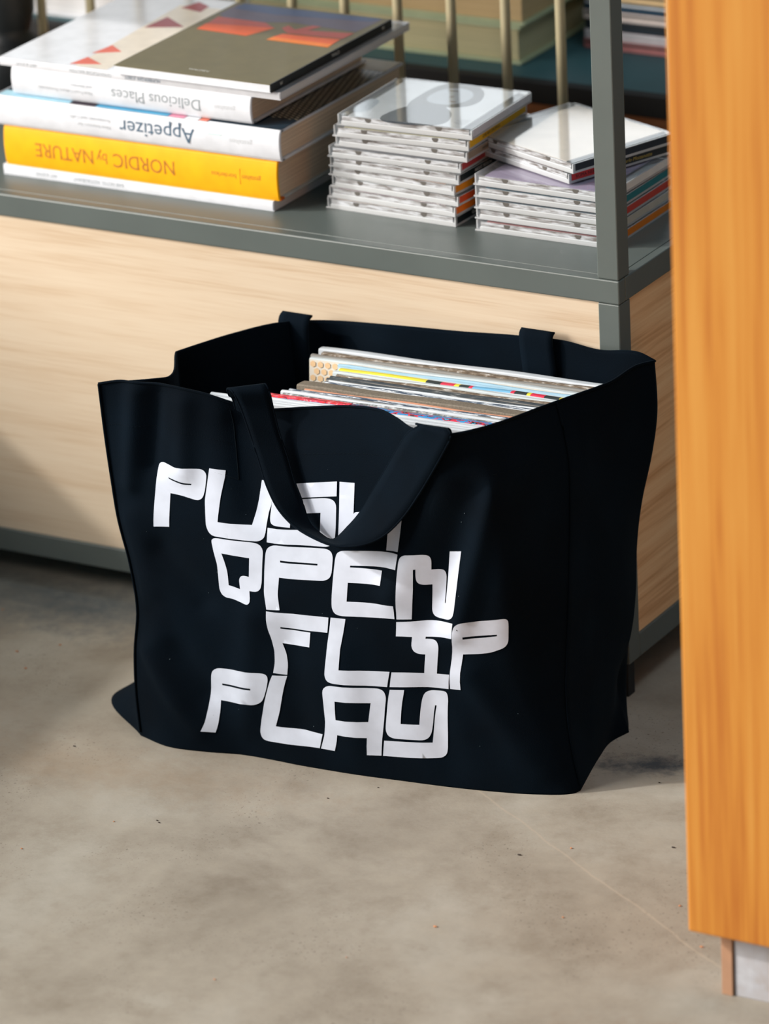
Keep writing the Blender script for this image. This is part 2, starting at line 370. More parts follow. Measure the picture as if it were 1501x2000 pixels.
# ---------------------------------------------------------------- tote bag
COLS = [[[-376.2,-254.8,0],[-379,-253.6,42.5],[-377.9,-252.4,85],[-372.8,-251.2,127.5],[-378,-250,169.9],[-388.1,-249,212.4],[-393.6,-248,254.9],[-397.9,-247,297.4],[-401.2,-246,339.9]],[[-339.1,-265.2,0],[-345,-262.5,43],[-347.1,-259.9,85.9],[-344.7,-257,128.9],[-351.2,-253.9,171.8],[-362.3,-250.6,214.8],[-369,-247.3,257.7],[-375,-244,300.7],[-380.6,-241,343.6]],[[-300.8,-260.2,0],[-308.4,-259.4,43],[-312.6,-258.4,85.9],[-311.5,-256.8,128.9],[-318.1,-254,171.8],[-328.5,-250.3,214.8],[-335.1,-245.8,257.7],[-341.5,-241,300.7],[-348.4,-236,343.7]],[[-269.9,-252.4,0],[-278.4,-253.9,42.8],[-283.7,-254.9,85.7],[-283.3,-254.7,128.5],[-289.4,-252.8,171.4],[-298.8,-249.2,214.2],[-304.8,-244.3,257],[-311,-238.4,299.9],[-318.5,-232,342.7]],[[-238.4,-250.3,0],[-248,-252.6,42.1],[-254.6,-254.2,84.2],[-255,-254.4,126.3],[-260.7,-252.5,168.4],[-269.2,-248.5,210.5],[-274.7,-242.7,252.6],[-280.8,-235.7,294.8],[-289.1,-228,336.9]],[[-211.4,-250.2,0],[-223.2,-252.6,41.3],[-232,-254.2,82.6],[-234.2,-254.2,123.9],[-240.8,-251.6,165.2],[-250,-246.5,206.5],[-256.3,-239.3,247.8],[-263.6,-230.7,289.1],[-273.5,-221,330.4]],[[-190.5,-249.2,0],[-202.9,-251.6,40.7],[-212.5,-253.2,81.4],[-215.2,-253,122.1],[-221.5,-249.8,162.8],[-230,-243.8,203.5],[-236,-235.2,244.2],[-243.1,-224.8,284.9],[-253.5,-213,325.6]],[[-149.4,-246.2,0],[-161.9,-248.5,41.5],[-172.2,-250.1,83],[-174.9,-249.9,124.5],[-179.6,-246.4,166],[-185.7,-239.9,207.5],[-189.7,-230.7,249],[-195.7,-219.7,290.5],[-206.2,-207,332]],[[-104.9,-240.3,0],[-118.1,-242.7,42.5],[-129.6,-244.4,84.9],[-132.7,-244.5,127.4],[-136.2,-241.5,169.8],[-140.2,-235.5,212.3],[-142.8,-227.1,254.8],[-148,-217.2,297.2],[-159.1,-206,339.7]],[[-75.5,-236.5,0],[-89.3,-238.6,42.8],[-101.7,-240.3,85.6],[-105.3,-240.6,128.5],[-108.1,-238.3,171.3],[-110.9,-233.5,214.1],[-112.6,-226.8,256.9],[-117.4,-219.3,299.7],[-129,-211,342.6]],[[-51.4,-232.7,0],[-66.1,-234.7,42.6],[-79.5,-236.5,85.2],[-83.7,-237.4,127.8],[-86.3,-236.2,170.5],[-88.5,-233.1,213.1],[-89.9,-228.8,255.7],[-94.7,-224.5,298.3],[-106.9,-220,340.9]],[[-23.2,-227,0],[-39.5,-229.1,42.4],[-54.6,-231.3,84.7],[-60.1,-233.2,127.1],[-63,-233.5,169.5],[-65,-232.6,211.9],[-66.7,-231.4,254.2],[-72,-230.9,296.6],[-85.4,-231,339]],[[17.4,-215.7,0],[-0.2,-218.3,42.7],[-17.1,-221.2,85.5],[-23.6,-224.3,128.2],[-26,-226.4,170.9],[-27,-228.1,213.7],[-28,-230.2,256.4],[-33.2,-234,299.1],[-47.6,-239,341.9]],[[45.5,-200.7,0],[26,-205.3,43.1],[7.2,-209.8,86.2],[-0.9,-214.2,129.3],[-3.8,-217.2,172.3],[-4.9,-219.3,215.4],[-6.4,-221.4,258.5],[-12.4,-224.5,301.6],[-28.2,-228,344.7]],[[48.2,-193,0],[36.9,-188.2,42.4],[31.4,-183.3,84.9],[30.4,-177,127.3],[28.6,-167.5,169.8],[26.2,-158.1,212.2],[23.2,-148.4,254.6],[17.1,-137.8,297.1],[0.5,-126,339.5]],[[30.6,-120.4,0],[31.7,-113.6,42.5],[32.4,-106.8,85],[32.5,-100,127.4],[31.7,-93.2,169.9],[30,-86.4,212.4],[27.5,-79.6,254.9],[24.3,-72.8,297.4],[20.8,-66,339.9]],[[26,-91.2,0],[27.9,-83.3,42.9],[29.6,-75.4,85.9],[30.9,-67.5,128.8],[31.5,-59.6,171.7],[31.6,-51.7,214.7],[31.1,-43.8,257.6],[30.2,-35.9,300.5],[29,-28,343.5]],[[31.3,-64.6,0],[16,-54.9,42.6],[24.8,-46.5,85.2],[27.5,-38.1,127.8],[28,-30.6,170.4],[30.8,-23,213],[36,-15.2,255.6],[39.4,-8.7,298.2],[36.8,-3,340.8]],[[12,-36,0],[13,-32.1,43.4],[14,-28.2,86.7],[15,-24.4,130.1],[16,-20.5,173.5],[17,-16.6,216.8],[18,-12.8,260.2],[19,-8.9,303.6],[20,-5,347]],[[-33.8,-36,0],[-31.9,-32.1,42.9],[-30.1,-28.3,85.8],[-28.2,-24.4,128.8],[-26.3,-20.5,171.7],[-24.5,-16.6,214.6],[-22.6,-12.8,257.5],[-20.7,-8.9,300.4],[-18.9,-5,343.4]],[[-79.6,-36,0],[-76.5,-32.1,43.4],[-73.5,-28.3,86.8],[-70.4,-24.4,130.1],[-67.4,-20.5,173.5],[-64.4,-16.6,216.9],[-61.3,-12.8,260.3],[-58.3,-8.9,303.7],[-55.2,-5,347.1]],[[-125.3,-36,0],[-123.2,-32.1,43.1],[-121,-28.2,86.3],[-118.8,-24.4,129.4],[-116.6,-20.5,172.5],[-114.5,-16.6,215.7],[-112.3,-12.8,258.8],[-110.1,-8.9,301.9],[-107.9,-5,345]],[[-171.1,-36,0],[-169.7,-32.4,42.8],[-168.3,-28.8,85.5],[-166.9,-25.3,128.2],[-165.6,-21.7,171],[-164.2,-18.1,213.8],[-162.8,-14.5,256.5],[-161.4,-11,299.2],[-160,-7.4,342]],[[-216.9,-36,0],[-218.5,-33.6,42.8],[-220.2,-31.3,85.5],[-221.8,-28.9,128.2],[-223.4,-26.6,171],[-225.1,-24.2,213.8],[-226.7,-21.9,256.5],[-228.3,-19.5,299.2],[-230,-17.2,342]],[[-262.7,-36,0],[-268.2,-33.6,42],[-273.8,-31.2,83.9],[-279.3,-28.9,125.9],[-284.8,-26.5,167.9],[-290.4,-24.1,209.8],[-295.9,-21.8,251.8],[-301.5,-19.4,293.7],[-307,-17,335.7]],[[-308.4,-36,0],[-311.1,-38.1,42.8],[-313.8,-40.1,85.5],[-316.4,-42.2,128.2],[-319.1,-44.3,171],[-321.7,-46.4,213.8],[-324.4,-48.4,256.5],[-327.1,-50.5,299.2],[-329.7,-52.6,342]],[[-354.2,-50,0],[-354.2,-55.6,42.8],[-354.1,-61.3,85.5],[-354,-66.9,128.2],[-353.9,-72.6,171],[-353.9,-78.2,213.8],[-353.8,-83.9,256.5],[-353.7,-89.5,299.2],[-353.7,-95.2,342]],[[-400,-50,0],[-395.7,-59.4,42.8],[-391.4,-68.8,85.5],[-387.1,-78.2,128.3],[-382.8,-87.6,171],[-378.5,-97,213.8],[-374.2,-106.4,256.5],[-369.9,-115.8,299.3],[-365.6,-125.2,342]],[[-432,-75,0],[-426.9,-80.5,42.5],[-421.5,-86.6,85],[-415.7,-93.7,127.5],[-409.4,-102.3,170],[-402.4,-112.4,212.5],[-394.9,-123.9,255],[-386.9,-136.4,297.5],[-378.7,-149.6,340]],[[-436,-120,0],[-423.5,-130,42.1],[-411.4,-140,84.2],[-400,-149.9,126.4],[-389.4,-159.9,168.5],[-379.7,-169.9,210.6],[-370.8,-179.9,252.7],[-362.6,-189.8,294.9],[-354.7,-199.8,337]],[[-449,-190,0],[-377,-212,42.6],[-375.9,-217,85.2],[-370.8,-218,127.9],[-376,-219,170.5],[-386.1,-220,213.1],[-391.2,-221,255.8],[-390.6,-222,298.4],[-360.1,-217.8,340]]]
SHARP = [0, 14, 17, 28]
LETTERS = {"PUSH":[["P",[[[1739,7670],[1755,7738],[1766,7776],[1778,7808],[1790,7835],[1809,7860],[1832,7885],[1862,7908],[1897,7929],[1936,7944],[1979,7952],[2057,7949],[2267,7923],[2353,7915],[2411,7912],[2500,7913],[3107,7954],[3191,7961],[3237,7960],[3276,7956],[3307,7947],[3335,7935],[3358,7919],[3376,7898],[3391,7874],[3398,7843],[3399,7806],[3386,7738],[3317,7485],[3294,7410],[3275,7360],[3253,7308],[3228,7256],[3199,7211],[3164,7173],[3125,7143],[3080,7119],[3032,7102],[2981,7092],[2898,7092],[2507,7134],[2390,7143],[2094,7154],[1895,6232],[1400,6167]],[[2102,7581],[2323,7544],[2488,7520],[2572,7511],[2631,7508],[2713,7509],[2875,7518],[2859,7475],[2704,7463],[2623,7460],[2565,7462],[2481,7472],[2315,7499],[2197,7523],[2144,7536],[2117,7546],[2104,7558]]]],["U",[[[3526,8046],[4065,8111],[3813,7361],[3631,6646],[5177,6855],[5537,7604],[5761,8136],[6201,8166],[6072,7519],[5831,6762],[5782,6669],[5740,6619],[5688,6583],[5622,6548],[5541,6514],[5458,6487],[5375,6465],[5247,6446],[3535,6229],[3446,6221],[3395,6225],[3352,6234],[3315,6250],[3284,6272],[3258,6301],[3236,6339],[3218,6386],[3207,6432],[3202,6477],[3206,6549],[3256,7055],[3265,7128],[3274,7178],[3293,7253]]]],["S",[[[6153,8088],[7483,8148],[7464,7763],[6500,7728],[6493,7691],[7154,7717],[7210,7717],[7247,7713],[7285,7706],[7323,7697],[7356,7681],[7383,7660],[7406,7634],[7425,7601],[7438,7565],[7446,7526],[7448,7460],[7433,6939],[7423,6770],[7417,6702],[7412,6658],[7405,6617],[7397,6577],[7382,6543],[7361,6513],[7333,6489],[7298,6469],[7262,6456],[7225,6447],[7169,6446],[6587,6494],[5866,6514],[5949,6909],[6662,6894],[7098,6842],[7117,7337],[6485,7313],[6463,6952],[6211,6976],[6157,6982],[6126,6990],[6100,7001],[6077,7015],[6060,7035],[6048,7061],[6040,7093],[6038,7131],[6038,7172],[6041,7215],[6048,7286],[6104,7675]]]],["H",[[[7537,8140],[7856,8113],[7821,7316],[7842,7348],[7860,7363],[7884,7370],[7934,7376],[8566,7407],[8652,7409],[8703,7407],[8761,7398],[8856,7376],[9017,8178],[9666,8271],[9563,7793],[9371,6482],[8835,6433],[8893,7195],[8853,7096],[8828,7045],[8805,7007],[8780,6974],[8753,6943],[8722,6918],[8687,6897],[8649,6882],[8607,6871],[8562,6867],[8512,6868],[8432,6882],[8225,6931],[8140,6948],[8082,6955],[7996,6959],[7816,6964],[7798,6439],[7476,6451]]]]],"OPEN":[["O",[[[3299,5960],[3299,6022],[3304,6054],[3311,6078],[3321,6094],[3336,6110],[3355,6125],[3379,6140],[3407,6154],[3444,6166],[3491,6178],[3578,6193],[5029,6385],[5158,6397],[5239,6401],[5318,6403],[5394,6402],[5459,6393],[5514,6376],[5558,6352],[5590,6320],[5611,6283],[5620,6242],[5608,6170],[5295,5383],[5258,5306],[5230,5258],[5199,5211],[5166,5166],[5125,5126],[5076,5091],[5020,5060],[4957,5034],[4889,5013],[4816,4996],[4716,4982],[4526,4965],[4509,4796],[4497,4727],[4486,4690],[4471,4660],[4452,4637],[4430,4617],[4403,4599],[4372,4584],[4337,4571],[4291,4563],[4233,4559],[4143,4561],[3972,4573],[3783,4583],[3694,4585],[3636,4583],[3580,4579],[3526,4572],[3475,4569],[3428,4572],[3385,4579],[3346,4590],[3312,4607],[3285,4628],[3263,4654],[3247,4685],[3236,4721],[3232,4762],[3236,4832],[3315,5351],[3325,5425],[3327,5472],[3324,5541],[3301,5787]],[[3583,5793],[4863,5921],[4629,5368],[4461,5359],[4374,5351],[4313,5339],[4259,5325],[4212,5307],[4171,5286],[4135,5263],[4106,5237],[4083,5209],[4065,5175],[4052,5137],[4043,5070],[4037,4929],[3804,4939],[3711,4941],[3613,4939],[3647,5232],[3654,5305],[3654,5352],[3650,5419],[3635,5548],[3620,5636]]]],["P",[[[5705,6107],[5736,6180],[5761,6224],[5788,6265],[5817,6303],[5857,6337],[5905,6368],[5963,6396],[6014,6421],[6047,6439],[6082,6452],[6140,6460],[7137,6403],[7192,6396],[7225,6387],[7257,6375],[7285,6359],[7309,6338],[7329,6311],[7344,6279],[7354,6241],[7360,6201],[7363,6159],[7359,6090],[7331,5843],[7320,5775],[7310,5734],[7297,5697],[7283,5663],[7264,5633],[7240,5608],[7212,5586],[7179,5569],[7144,5556],[7108,5548],[7050,5545],[6773,5555],[6112,5586],[6033,5209],[6019,5132],[6013,5082],[6008,5006],[5987,4663],[5301,4592],[5298,4952],[5301,5026],[5310,5076],[5334,5154],[5524,5673]],[[6192,6058],[7029,5993],[7020,5947],[6190,6004]]]],["E",[[[7403,6053],[7412,6122],[7421,6163],[7430,6202],[7441,6238],[7455,6269],[7474,6294],[7498,6314],[7525,6329],[7555,6340],[7588,6346],[7643,6349],[9370,6417],[9273,6006],[7737,5967],[7728,5921],[8695,5901],[8622,5510],[7664,5517],[7597,5008],[9060,5017],[8999,4625],[7519,4603],[7460,4607],[7422,4613],[7385,4622],[7350,4634],[7320,4654],[7295,4681],[7276,4715],[7262,4757],[7253,4800],[7249,4845],[7251,4917],[7264,5064],[7276,5161]]]],["N",[[[9084,4622],[9361,5955],[9404,6151],[9421,6219],[9435,6259],[9452,6293],[9470,6324],[9496,6352],[9530,6379],[9573,6405],[9623,6429],[9681,6450],[9747,6467],[9861,6486],[10296,6545],[10407,6558],[10473,6562],[10531,6562],[10583,6559],[10626,6549],[10661,6533],[10686,6511],[10703,6483],[10714,6450],[10718,6410],[10711,6340],[10676,6149],[10852,6166],[10940,6171],[11000,6169],[11032,6163],[11059,6154],[11082,6139],[11099,6117],[11112,6089],[11120,6055],[11125,6017],[11127,5975],[11123,5904],[11055,5232],[11081,5235],[11255,6688],[11565,6729],[11433,5702],[11361,5158],[11349,5085],[11338,5040],[11326,4999],[11313,4960],[11294,4926],[11271,4896],[11242,4870],[11209,4848],[11173,4831],[11134,4818],[11069,4809],[10916,4798],[10813,4794],[10752,4796],[10696,4800],[10646,4808],[10605,4822],[10571,4842],[10545,4869],[10527,4902],[10516,4939],[10512,4981],[10520,5053],[10638,5718],[10463,5698],[10373,5691],[10309,5690],[10251,5694],[10199,5702],[10157,5716],[10124,5737],[10101,5763],[10088,5796],[10080,5832],[10077,5873],[10083,5943],[10109,6113],[10017,6100],[9915,5518],[9713,4669]]]]],"FLIP":[["F",[[[5269,4541],[6306,4602],[7148,4549],[7092,4127],[5817,4146],[5791,4097],[6663,4089],[6588,3656],[6238,3655],[6150,3657],[5780,3670],[5880,3475],[5912,3403],[5928,3354],[5942,3277],[5956,3163],[5960,3084],[5956,3030],[5939,2948],[5876,2737],[5207,2729],[5292,2928],[5321,3012],[5333,3067],[5343,3149],[5352,3295],[5353,3374],[5348,3426],[5333,3501],[5289,3692],[5261,3788],[5211,3918],[5190,3986],[5182,4034],[5178,4095],[5179,4169],[5184,4232],[5193,4284],[5214,4363]]]],["L",[[[7198,4552],[7535,4529],[7387,3717],[7308,3108],[8647,3127],[8497,2691],[7162,2686],[7104,2689],[7070,2694],[7040,2702],[7013,2713],[6990,2731],[6971,2754],[6956,2783],[6946,2818],[6940,2855],[6938,2895],[6939,2937],[6948,3004],[6963,3102],[7020,3438]]]],["I",[[[9059,4545],[11305,4761],[11241,4334],[10244,4240],[10236,4186],[10394,4200],[10475,4203],[10532,4201],[10584,4196],[10628,4186],[10666,4170],[10695,4146],[10717,4116],[10731,4079],[10738,4039],[10737,3994],[10723,3920],[10529,3240],[11018,3266],[10874,2830],[8584,2697],[8711,3117],[10030,3203],[10179,3753],[10046,3744],[9971,3742],[9909,3745],[9848,3752],[9788,3762],[9737,3778],[9697,3800],[9665,3827],[9643,3860],[9631,3897],[9627,3939],[9640,4011],[9691,4187],[8984,4142]]]],["P",[[[11269,4432],[11283,4506],[11295,4553],[11308,4597],[11324,4638],[11344,4675],[11369,4708],[11399,4736],[11434,4760],[11472,4779],[11511,4793],[11576,4805],[11922,4833],[12484,4857],[12660,4867],[12743,4868],[12790,4865],[12828,4859],[12856,4850],[12879,4837],[12896,4820],[12907,4798],[12913,4773],[12916,4741],[12915,4703],[12908,4634],[12866,4339],[12850,4268],[12834,4228],[12815,4193],[12792,4163],[12766,4136],[12735,4111],[12701,4090],[12664,4071],[12620,4053],[12569,4036],[12481,4014],[12287,3968],[12192,3947],[12127,3937],[12029,3926],[11872,3906],[11784,3897],[11440,3876],[11340,3372],[11242,2859],[10939,2841],[11139,3717]],[[11503,4389],[11947,4421],[12463,4442],[12465,4399],[11971,4361],[11496,4324]]]]],"PLAY":[["P",[[[2586,2126],[2611,2201],[2629,2246],[2648,2287],[2668,2324],[2695,2358],[2730,2389],[2772,2418],[2823,2444],[2876,2464],[2933,2479],[3025,2491],[3708,2563],[4494,2636],[4614,2644],[4682,2645],[4741,2643],[4791,2637],[4831,2626],[4860,2610],[4880,2588],[4890,2562],[4890,2527],[4882,2486],[4862,2432],[4813,2334],[4744,2220],[4607,2030],[4542,1946],[4497,1895],[4450,1847],[4402,1804],[4346,1763],[4283,1727],[4213,1695],[4136,1667],[4059,1644],[3985,1627],[3890,1613],[3510,1577],[2798,1533],[2719,1265],[2683,1163],[2590,958],[2556,891],[2530,847],[2491,786],[2410,668],[1987,683],[2087,810],[2135,874],[2163,918],[2198,984],[2321,1273],[2487,1814]],[[2978,2049],[4056,2123],[4028,2067],[2962,1994]]]],["L",[[[5141,2648],[5868,2704],[5305,1937],[4646,1083],[6006,1124],[6468,1113],[6263,723],[5163,676],[4239,646],[4137,646],[4078,649],[4027,656],[3985,666],[3956,682],[3936,706],[3924,736],[3920,773],[3922,809],[3928,844],[3939,878],[3963,928],[4007,1010],[4418,1685],[4496,1800],[4935,2412],[4993,2488],[5046,2547]]]],["A",[[[6794,2298],[6805,2371],[6815,2412],[6828,2448],[6843,2478],[6863,2506],[6887,2531],[6917,2555],[6952,2577],[6989,2593],[7026,2605],[7086,2612],[8074,2627],[8160,2625],[8211,2617],[8257,2606],[8297,2591],[8329,2569],[8353,2540],[8369,2505],[8376,2462],[8376,2417],[8368,2370],[8341,2295],[7985,1581],[7693,742],[7383,727],[7528,1177],[6865,1168],[6802,1017],[6754,922],[6638,718],[6293,721],[6453,991],[6493,1064],[6517,1115],[6549,1192],[6616,1382],[6643,1464],[6658,1518],[6676,1598],[6754,2010]],[[7075,2168],[7865,2188],[7674,1637],[6959,1617]]]],["Y",[[[8571,2621],[9065,2644],[8585,1667],[9247,1691],[9539,2173],[9603,2277],[9675,2390],[9716,2450],[9750,2494],[9786,2533],[9823,2569],[9867,2600],[9918,2628],[9976,2651],[10037,2671],[10098,2687],[10161,2701],[10261,2714],[10515,2737],[10607,2742],[10656,2741],[10694,2736],[10723,2728],[10745,2712],[10759,2690],[10766,2660],[10765,2624],[10760,2584],[10749,2540],[10723,2466],[10198,1433],[10045,1128],[10006,1062],[9975,1023],[9942,989],[9908,959],[9869,932],[9823,909],[9772,888],[9715,870],[9654,855],[9588,844],[9482,834],[8476,770],[7727,742],[7873,1134],[9504,1212],[10194,2278],[10135,2278],[9810,1766],[9692,1601],[9633,1526],[9590,1479],[9545,1436],[9497,1395],[9445,1360],[9391,1330],[9332,1305],[9270,1286],[9206,1271],[9138,1260],[9031,1252],[8270,1223],[8185,1224],[8135,1231],[8090,1242],[8049,1258],[8018,1280],[7998,1309],[7991,1345],[7989,1388],[7993,1433],[8002,1481],[8036,1557],[8285,2034]]]]]}
STRAP = [[[-274.1,-228.3,341.6],[-248.2,-217,345.4]],[[-270.9,-235.2,350.9],[-240.1,-222.3,355.2]],[[-262.4,-238.8,349.5],[-234,-225.1,350.3]],[[-258.2,-235.1,334.2],[-232.6,-222.1,333.4]],[[-250,-236.1,312.4],[-227,-223.3,311.3]],[[-239.3,-240.6,288.8],[-216.7,-227.6,290]],[[-228.1,-247.2,268.5],[-208.5,-232.5,272]],[[-213.6,-254.5,252.5],[-199.3,-235.7,254.1]],[[-193.6,-262.5,242.5],[-191.7,-238.7,236.8]],[[-170,-269.2,237.2],[-182,-238.8,228.6]],[[-145.8,-270.8,233.5],[-167.6,-238.8,224]],[[-126.1,-264.2,234.7],[-152.8,-235.8,238.1]],[[-107.4,-255.3,242.7],[-140.4,-233,253.7]],[[-91,-246.3,259.9],[-129.8,-229.7,272.7]],[[-76.9,-242,280.9],[-117.7,-226.3,293.8]],[[-60.9,-243.8,305.7],[-103.8,-225.9,316.6]],[[-44.4,-249.4,330.9],[-87.1,-235.4,337]],[[-36.3,-249.9,346.6],[-71.2,-243.5,348.5]],[[-44.1,-242.8,349.5],[-79.9,-233.8,345.6]]]
LPS = [[-293.1,-31.1,11.1,2.9],[-285.5,-42.1,8.2,2.9],[-292.4,-50.9,7,2.9],[-288.8,-57.9,8.1,2.9],[-256,-64.7,5.8,2.9],[-253.7,-70.5,3.5,2.9],[-248.5,-73.8,8.1,2.9],[-250.6,-82.2,6.9,2.9],[-244,-89,5.7,2.9],[-247,-95.1,5.7,2.9],[-247.8,-101,4.6,2.9],[-243.1,-105.4,4,2.9],[-244.9,-109.6,5.1,2.9],[-263.4,-115.8,16.9,2.9],[-252.4,-132.7,3.9,2.9],[-265.2,-137.4,5.6,2.9],[-269.8,-143.4,6.1,2.9],[-265.1,-149.5,4.5,2.9],[-282.3,-155,10,2.9],[-307.3,-166.5,5.5,2.9],[-326.6,-173.2,5.5,2.9],[-329,-179,6.6,2.9]]
COL = [np.array(c) for c in COLS]
def colv(c, v):
    n = len(c) - 1; x = min(max(v, 0), 1) * n; i = min(int(x), n - 1); t = x - i
    p = lambda k: c[min(max(k, 0), n)]
    p0, p1, p2, p3 = p(i - 1), p(i), p(i + 1), p(i + 2)
    return 0.5 * ((2 * p1) + (-p0 + p2) * t + (2 * p0 - 5 * p1 + 4 * p2 - p3) * t * t + (-p0 + 3 * p1 - 3 * p2 + p3) * t ** 3)
def surf0(u, v):
    n = len(COL); i = int(np.floor(u)) % n; t = u - np.floor(u)
    P = [colv(COL[(i + k) % n], v) for k in (-1, 0, 1, 2)]
    d = lambda a, b: max(np.linalg.norm((a - b)), 1e-6)
    Ln = d(P[1], P[2])
    m1 = (P[2] - P[1]) if i % n in SHARP else ((P[1] - P[0]) / d(P[0], P[1]) + (P[2] - P[1]) / Ln) * .5 * Ln
    m2 = (P[2] - P[1]) if (i + 1) % n in SHARP else ((P[2] - P[1]) / Ln + (P[3] - P[2]) / d(P[2], P[3])) * .5 * Ln
    return P[1] * (2 * t ** 3 - 3 * t * t + 1) + m1 * (t ** 3 - 2 * t * t + t) + P[2] * (-2 * t ** 3 + 3 * t * t) + m2 * (t ** 3 - t * t)
def fold(x, z, x0, z0, x1, z1, w, a):
    dx, dz = x1 - x0, z1 - z0; L2 = dx * dx + dz * dz
    t = ((x - x0) * dx + (z - z0) * dz) / L2; tc_ = min(max(t, 0), 1)
    e = math.exp(-(((x - x0 - tc_ * dx) ** 2 + (z - z0 - tc_ * dz) ** 2) / (w * w)))
    return a * e
FOLDS = [(-366, 335, -372, 250, 10, 5), (-345, 335, -350, 270, 9, -4), (-318, 330, -318, 270, 12, 5), (-372, 215, -345, 110, 16, 4), (-350, 130, -300, 60, 14, -4),
         (-360, 90, -310, 20, 12, 5), (-340, 190, -300, 150, 14, -4), (-60, 300, -110, 180, 15, 5), (-30, 290, -75, 160, 14, -5), (-6, 300, -50, 150, 10, 4), (-40, 110, 20, 20, 14, 4), (-80, 90, -60, 15, 16, -3),
         (-270, 310, -250, 240, 15, -4), (-210, 130, -205, 40, 16, -3), (-160, 120, -150, 30, 16, 3), (-250, 140, -262, 30, 14, 3)]
def surf(u, v, fine=True):
    P = surf0(u, v).copy()
    if fine and (u <= 14.5 or u > 30.5):
        k = sum(fold(P[0], P[2], *f) for f in FOLDS)
        edge = min(1, max(0, v * 8)) * min(1, u * 2.5) * min(1, max(0, (14 - u)) * 1.2)
        P[1] -= 1.15 * k * edge + 1.2 * edge * noise.noise(Vector((P[0] * .02, P[2] * .02, 3)))
    elif fine and u <= 18:
        P[0] += (1.3 * math.sin(P[2] * .03 + P[1] * .04) * min(1, v * 6)) * min(1, (18 - u)) * min(1, (u - 14))
    return P
NC = len(COL); SUB = 10; NVV = 110
bag = thing('tote_bag', 'large black canvas tote bag with white lettering, standing open on the concrete floor', 'bag', (-170, -130, 0))
BO = np.array([-170, -130, 0.])
bm = bmesh.new(); rings = []
us = [k / SUB for k in range(NC * SUB)]
for j in range(NVV + 1):
    v = j / NVV; rings.append([bm.verts.new(Vector(surf(u, v) - BO) * MM) for u in us])
n = len(us)
for j in range(NVV):
    for i in range(n): bm.faces.new((rings[j][i], rings[j][(i + 1) % n], rings[j + 1][(i + 1) % n], rings[j + 1][i]))
# bottom: shrink rings inward to a centre
cen = np.mean([surf0(u, 0) for u in us], axis=0); prev = rings[0]
for s in (.66, .33):
    cur = [bm.verts.new(Vector(surf0(u, 0) * s + cen * (1 - s) + np.array([0, 0, .8]) - BO) * MM) for u in us]
    for i in range(n): bm.faces.new((prev[(i + 1) % n], prev[i], cur[i], cur[(i + 1) % n]))
    prev = cur
c0 = bm.verts.new(Vector(cen + np.array([0, 0, .8]) - BO) * MM)
for i in range(n): bm.faces.new((prev[(i + 1) % n], prev[i], c0))
body = bm_obj('bag_body', bm, M['fabric'], bag, smooth=True)
md = body.modifiers.new('thickness', 'SOLIDIFY'); md.thickness = .0013; md.offset = -1
def offset_pt(u, v, h, fine=True):
    e = .02; P = surf(u, v, fine)
    a = surf(u + e, v, fine) - surf(u - e, v, fine) if u > .05 else surf(u + e, v, fine) - P
    b = surf(u, min(v + e, 1), fine) - surf(u, max(v - e, 0), fine)
    nn = np.cross(a, b); nn /= max(np.linalg.norm(nn), 1e-9)
    return P + nn * h
def tube(bm, pts, r, seg=6):
    pts = [Vector(p) for p in pts]; rs = []
    for i, p in enumerate(pts):
        d = (pts[min(i + 1, len(pts) - 1)] - pts[max(i - 1, 0)]).normalized()
        a = d.cross(Vector((0, 0, 1))) if abs(d.z) < .9 else d.cross(Vector((0, 1, 0)))
        a.normalize(); b = d.cross(a)
        rs.append([bm.verts.new((p + (a * math.cos(2 * math.pi * k / seg) + b * math.sin(2 * math.pi * k / seg)) * r) * MM) for k in range(seg)])
    for i in range(len(rs) - 1):
        for k in range(seg): bm.faces.new((rs[i][k], rs[i][(k + 1) % seg], rs[i + 1][(k + 1) % seg], rs[i + 1][k]))
    bm.faces.new(rs[0][::-1]); bm.faces.new(rs[-1]); return bm
# seams: folded seam down the right corner and the left corner, hem at the rim
for uu in (14.0, 0.0):
    pts = [offset_pt(uu if uu else .02, v, .8) - BO for v in np.linspace(.02, 1, 50)]
    bm_obj('side_seam', tube(bmesh.new(), pts, 1.1), M['fabric'], bag, smooth=True)
pts = [surf(u, 1) + np.array([0, 0, .3]) - BO for u in us] ; pts.append(pts[0])
bm_obj('rim_hem', tube(bmesh.new(), pts, 1.3), M['fabric'], bag, smooth=True)
bm = bmesh.new()
for k in range(0, 0 if 0 else 150):   # hem stitches, 38 mm under the rim, front panel
    u = .15 + k * .0915
    if u > 13.7: break
    a = offset_pt(u, .885, .25) - BO; b = offset_pt(u + .045, .885, .25) - BO
    tube(bm, [a, b], .16, 4)
o = bm_obj('hem_stitching', bm, M['thread'], bag); o['kind'] = 'stuff'
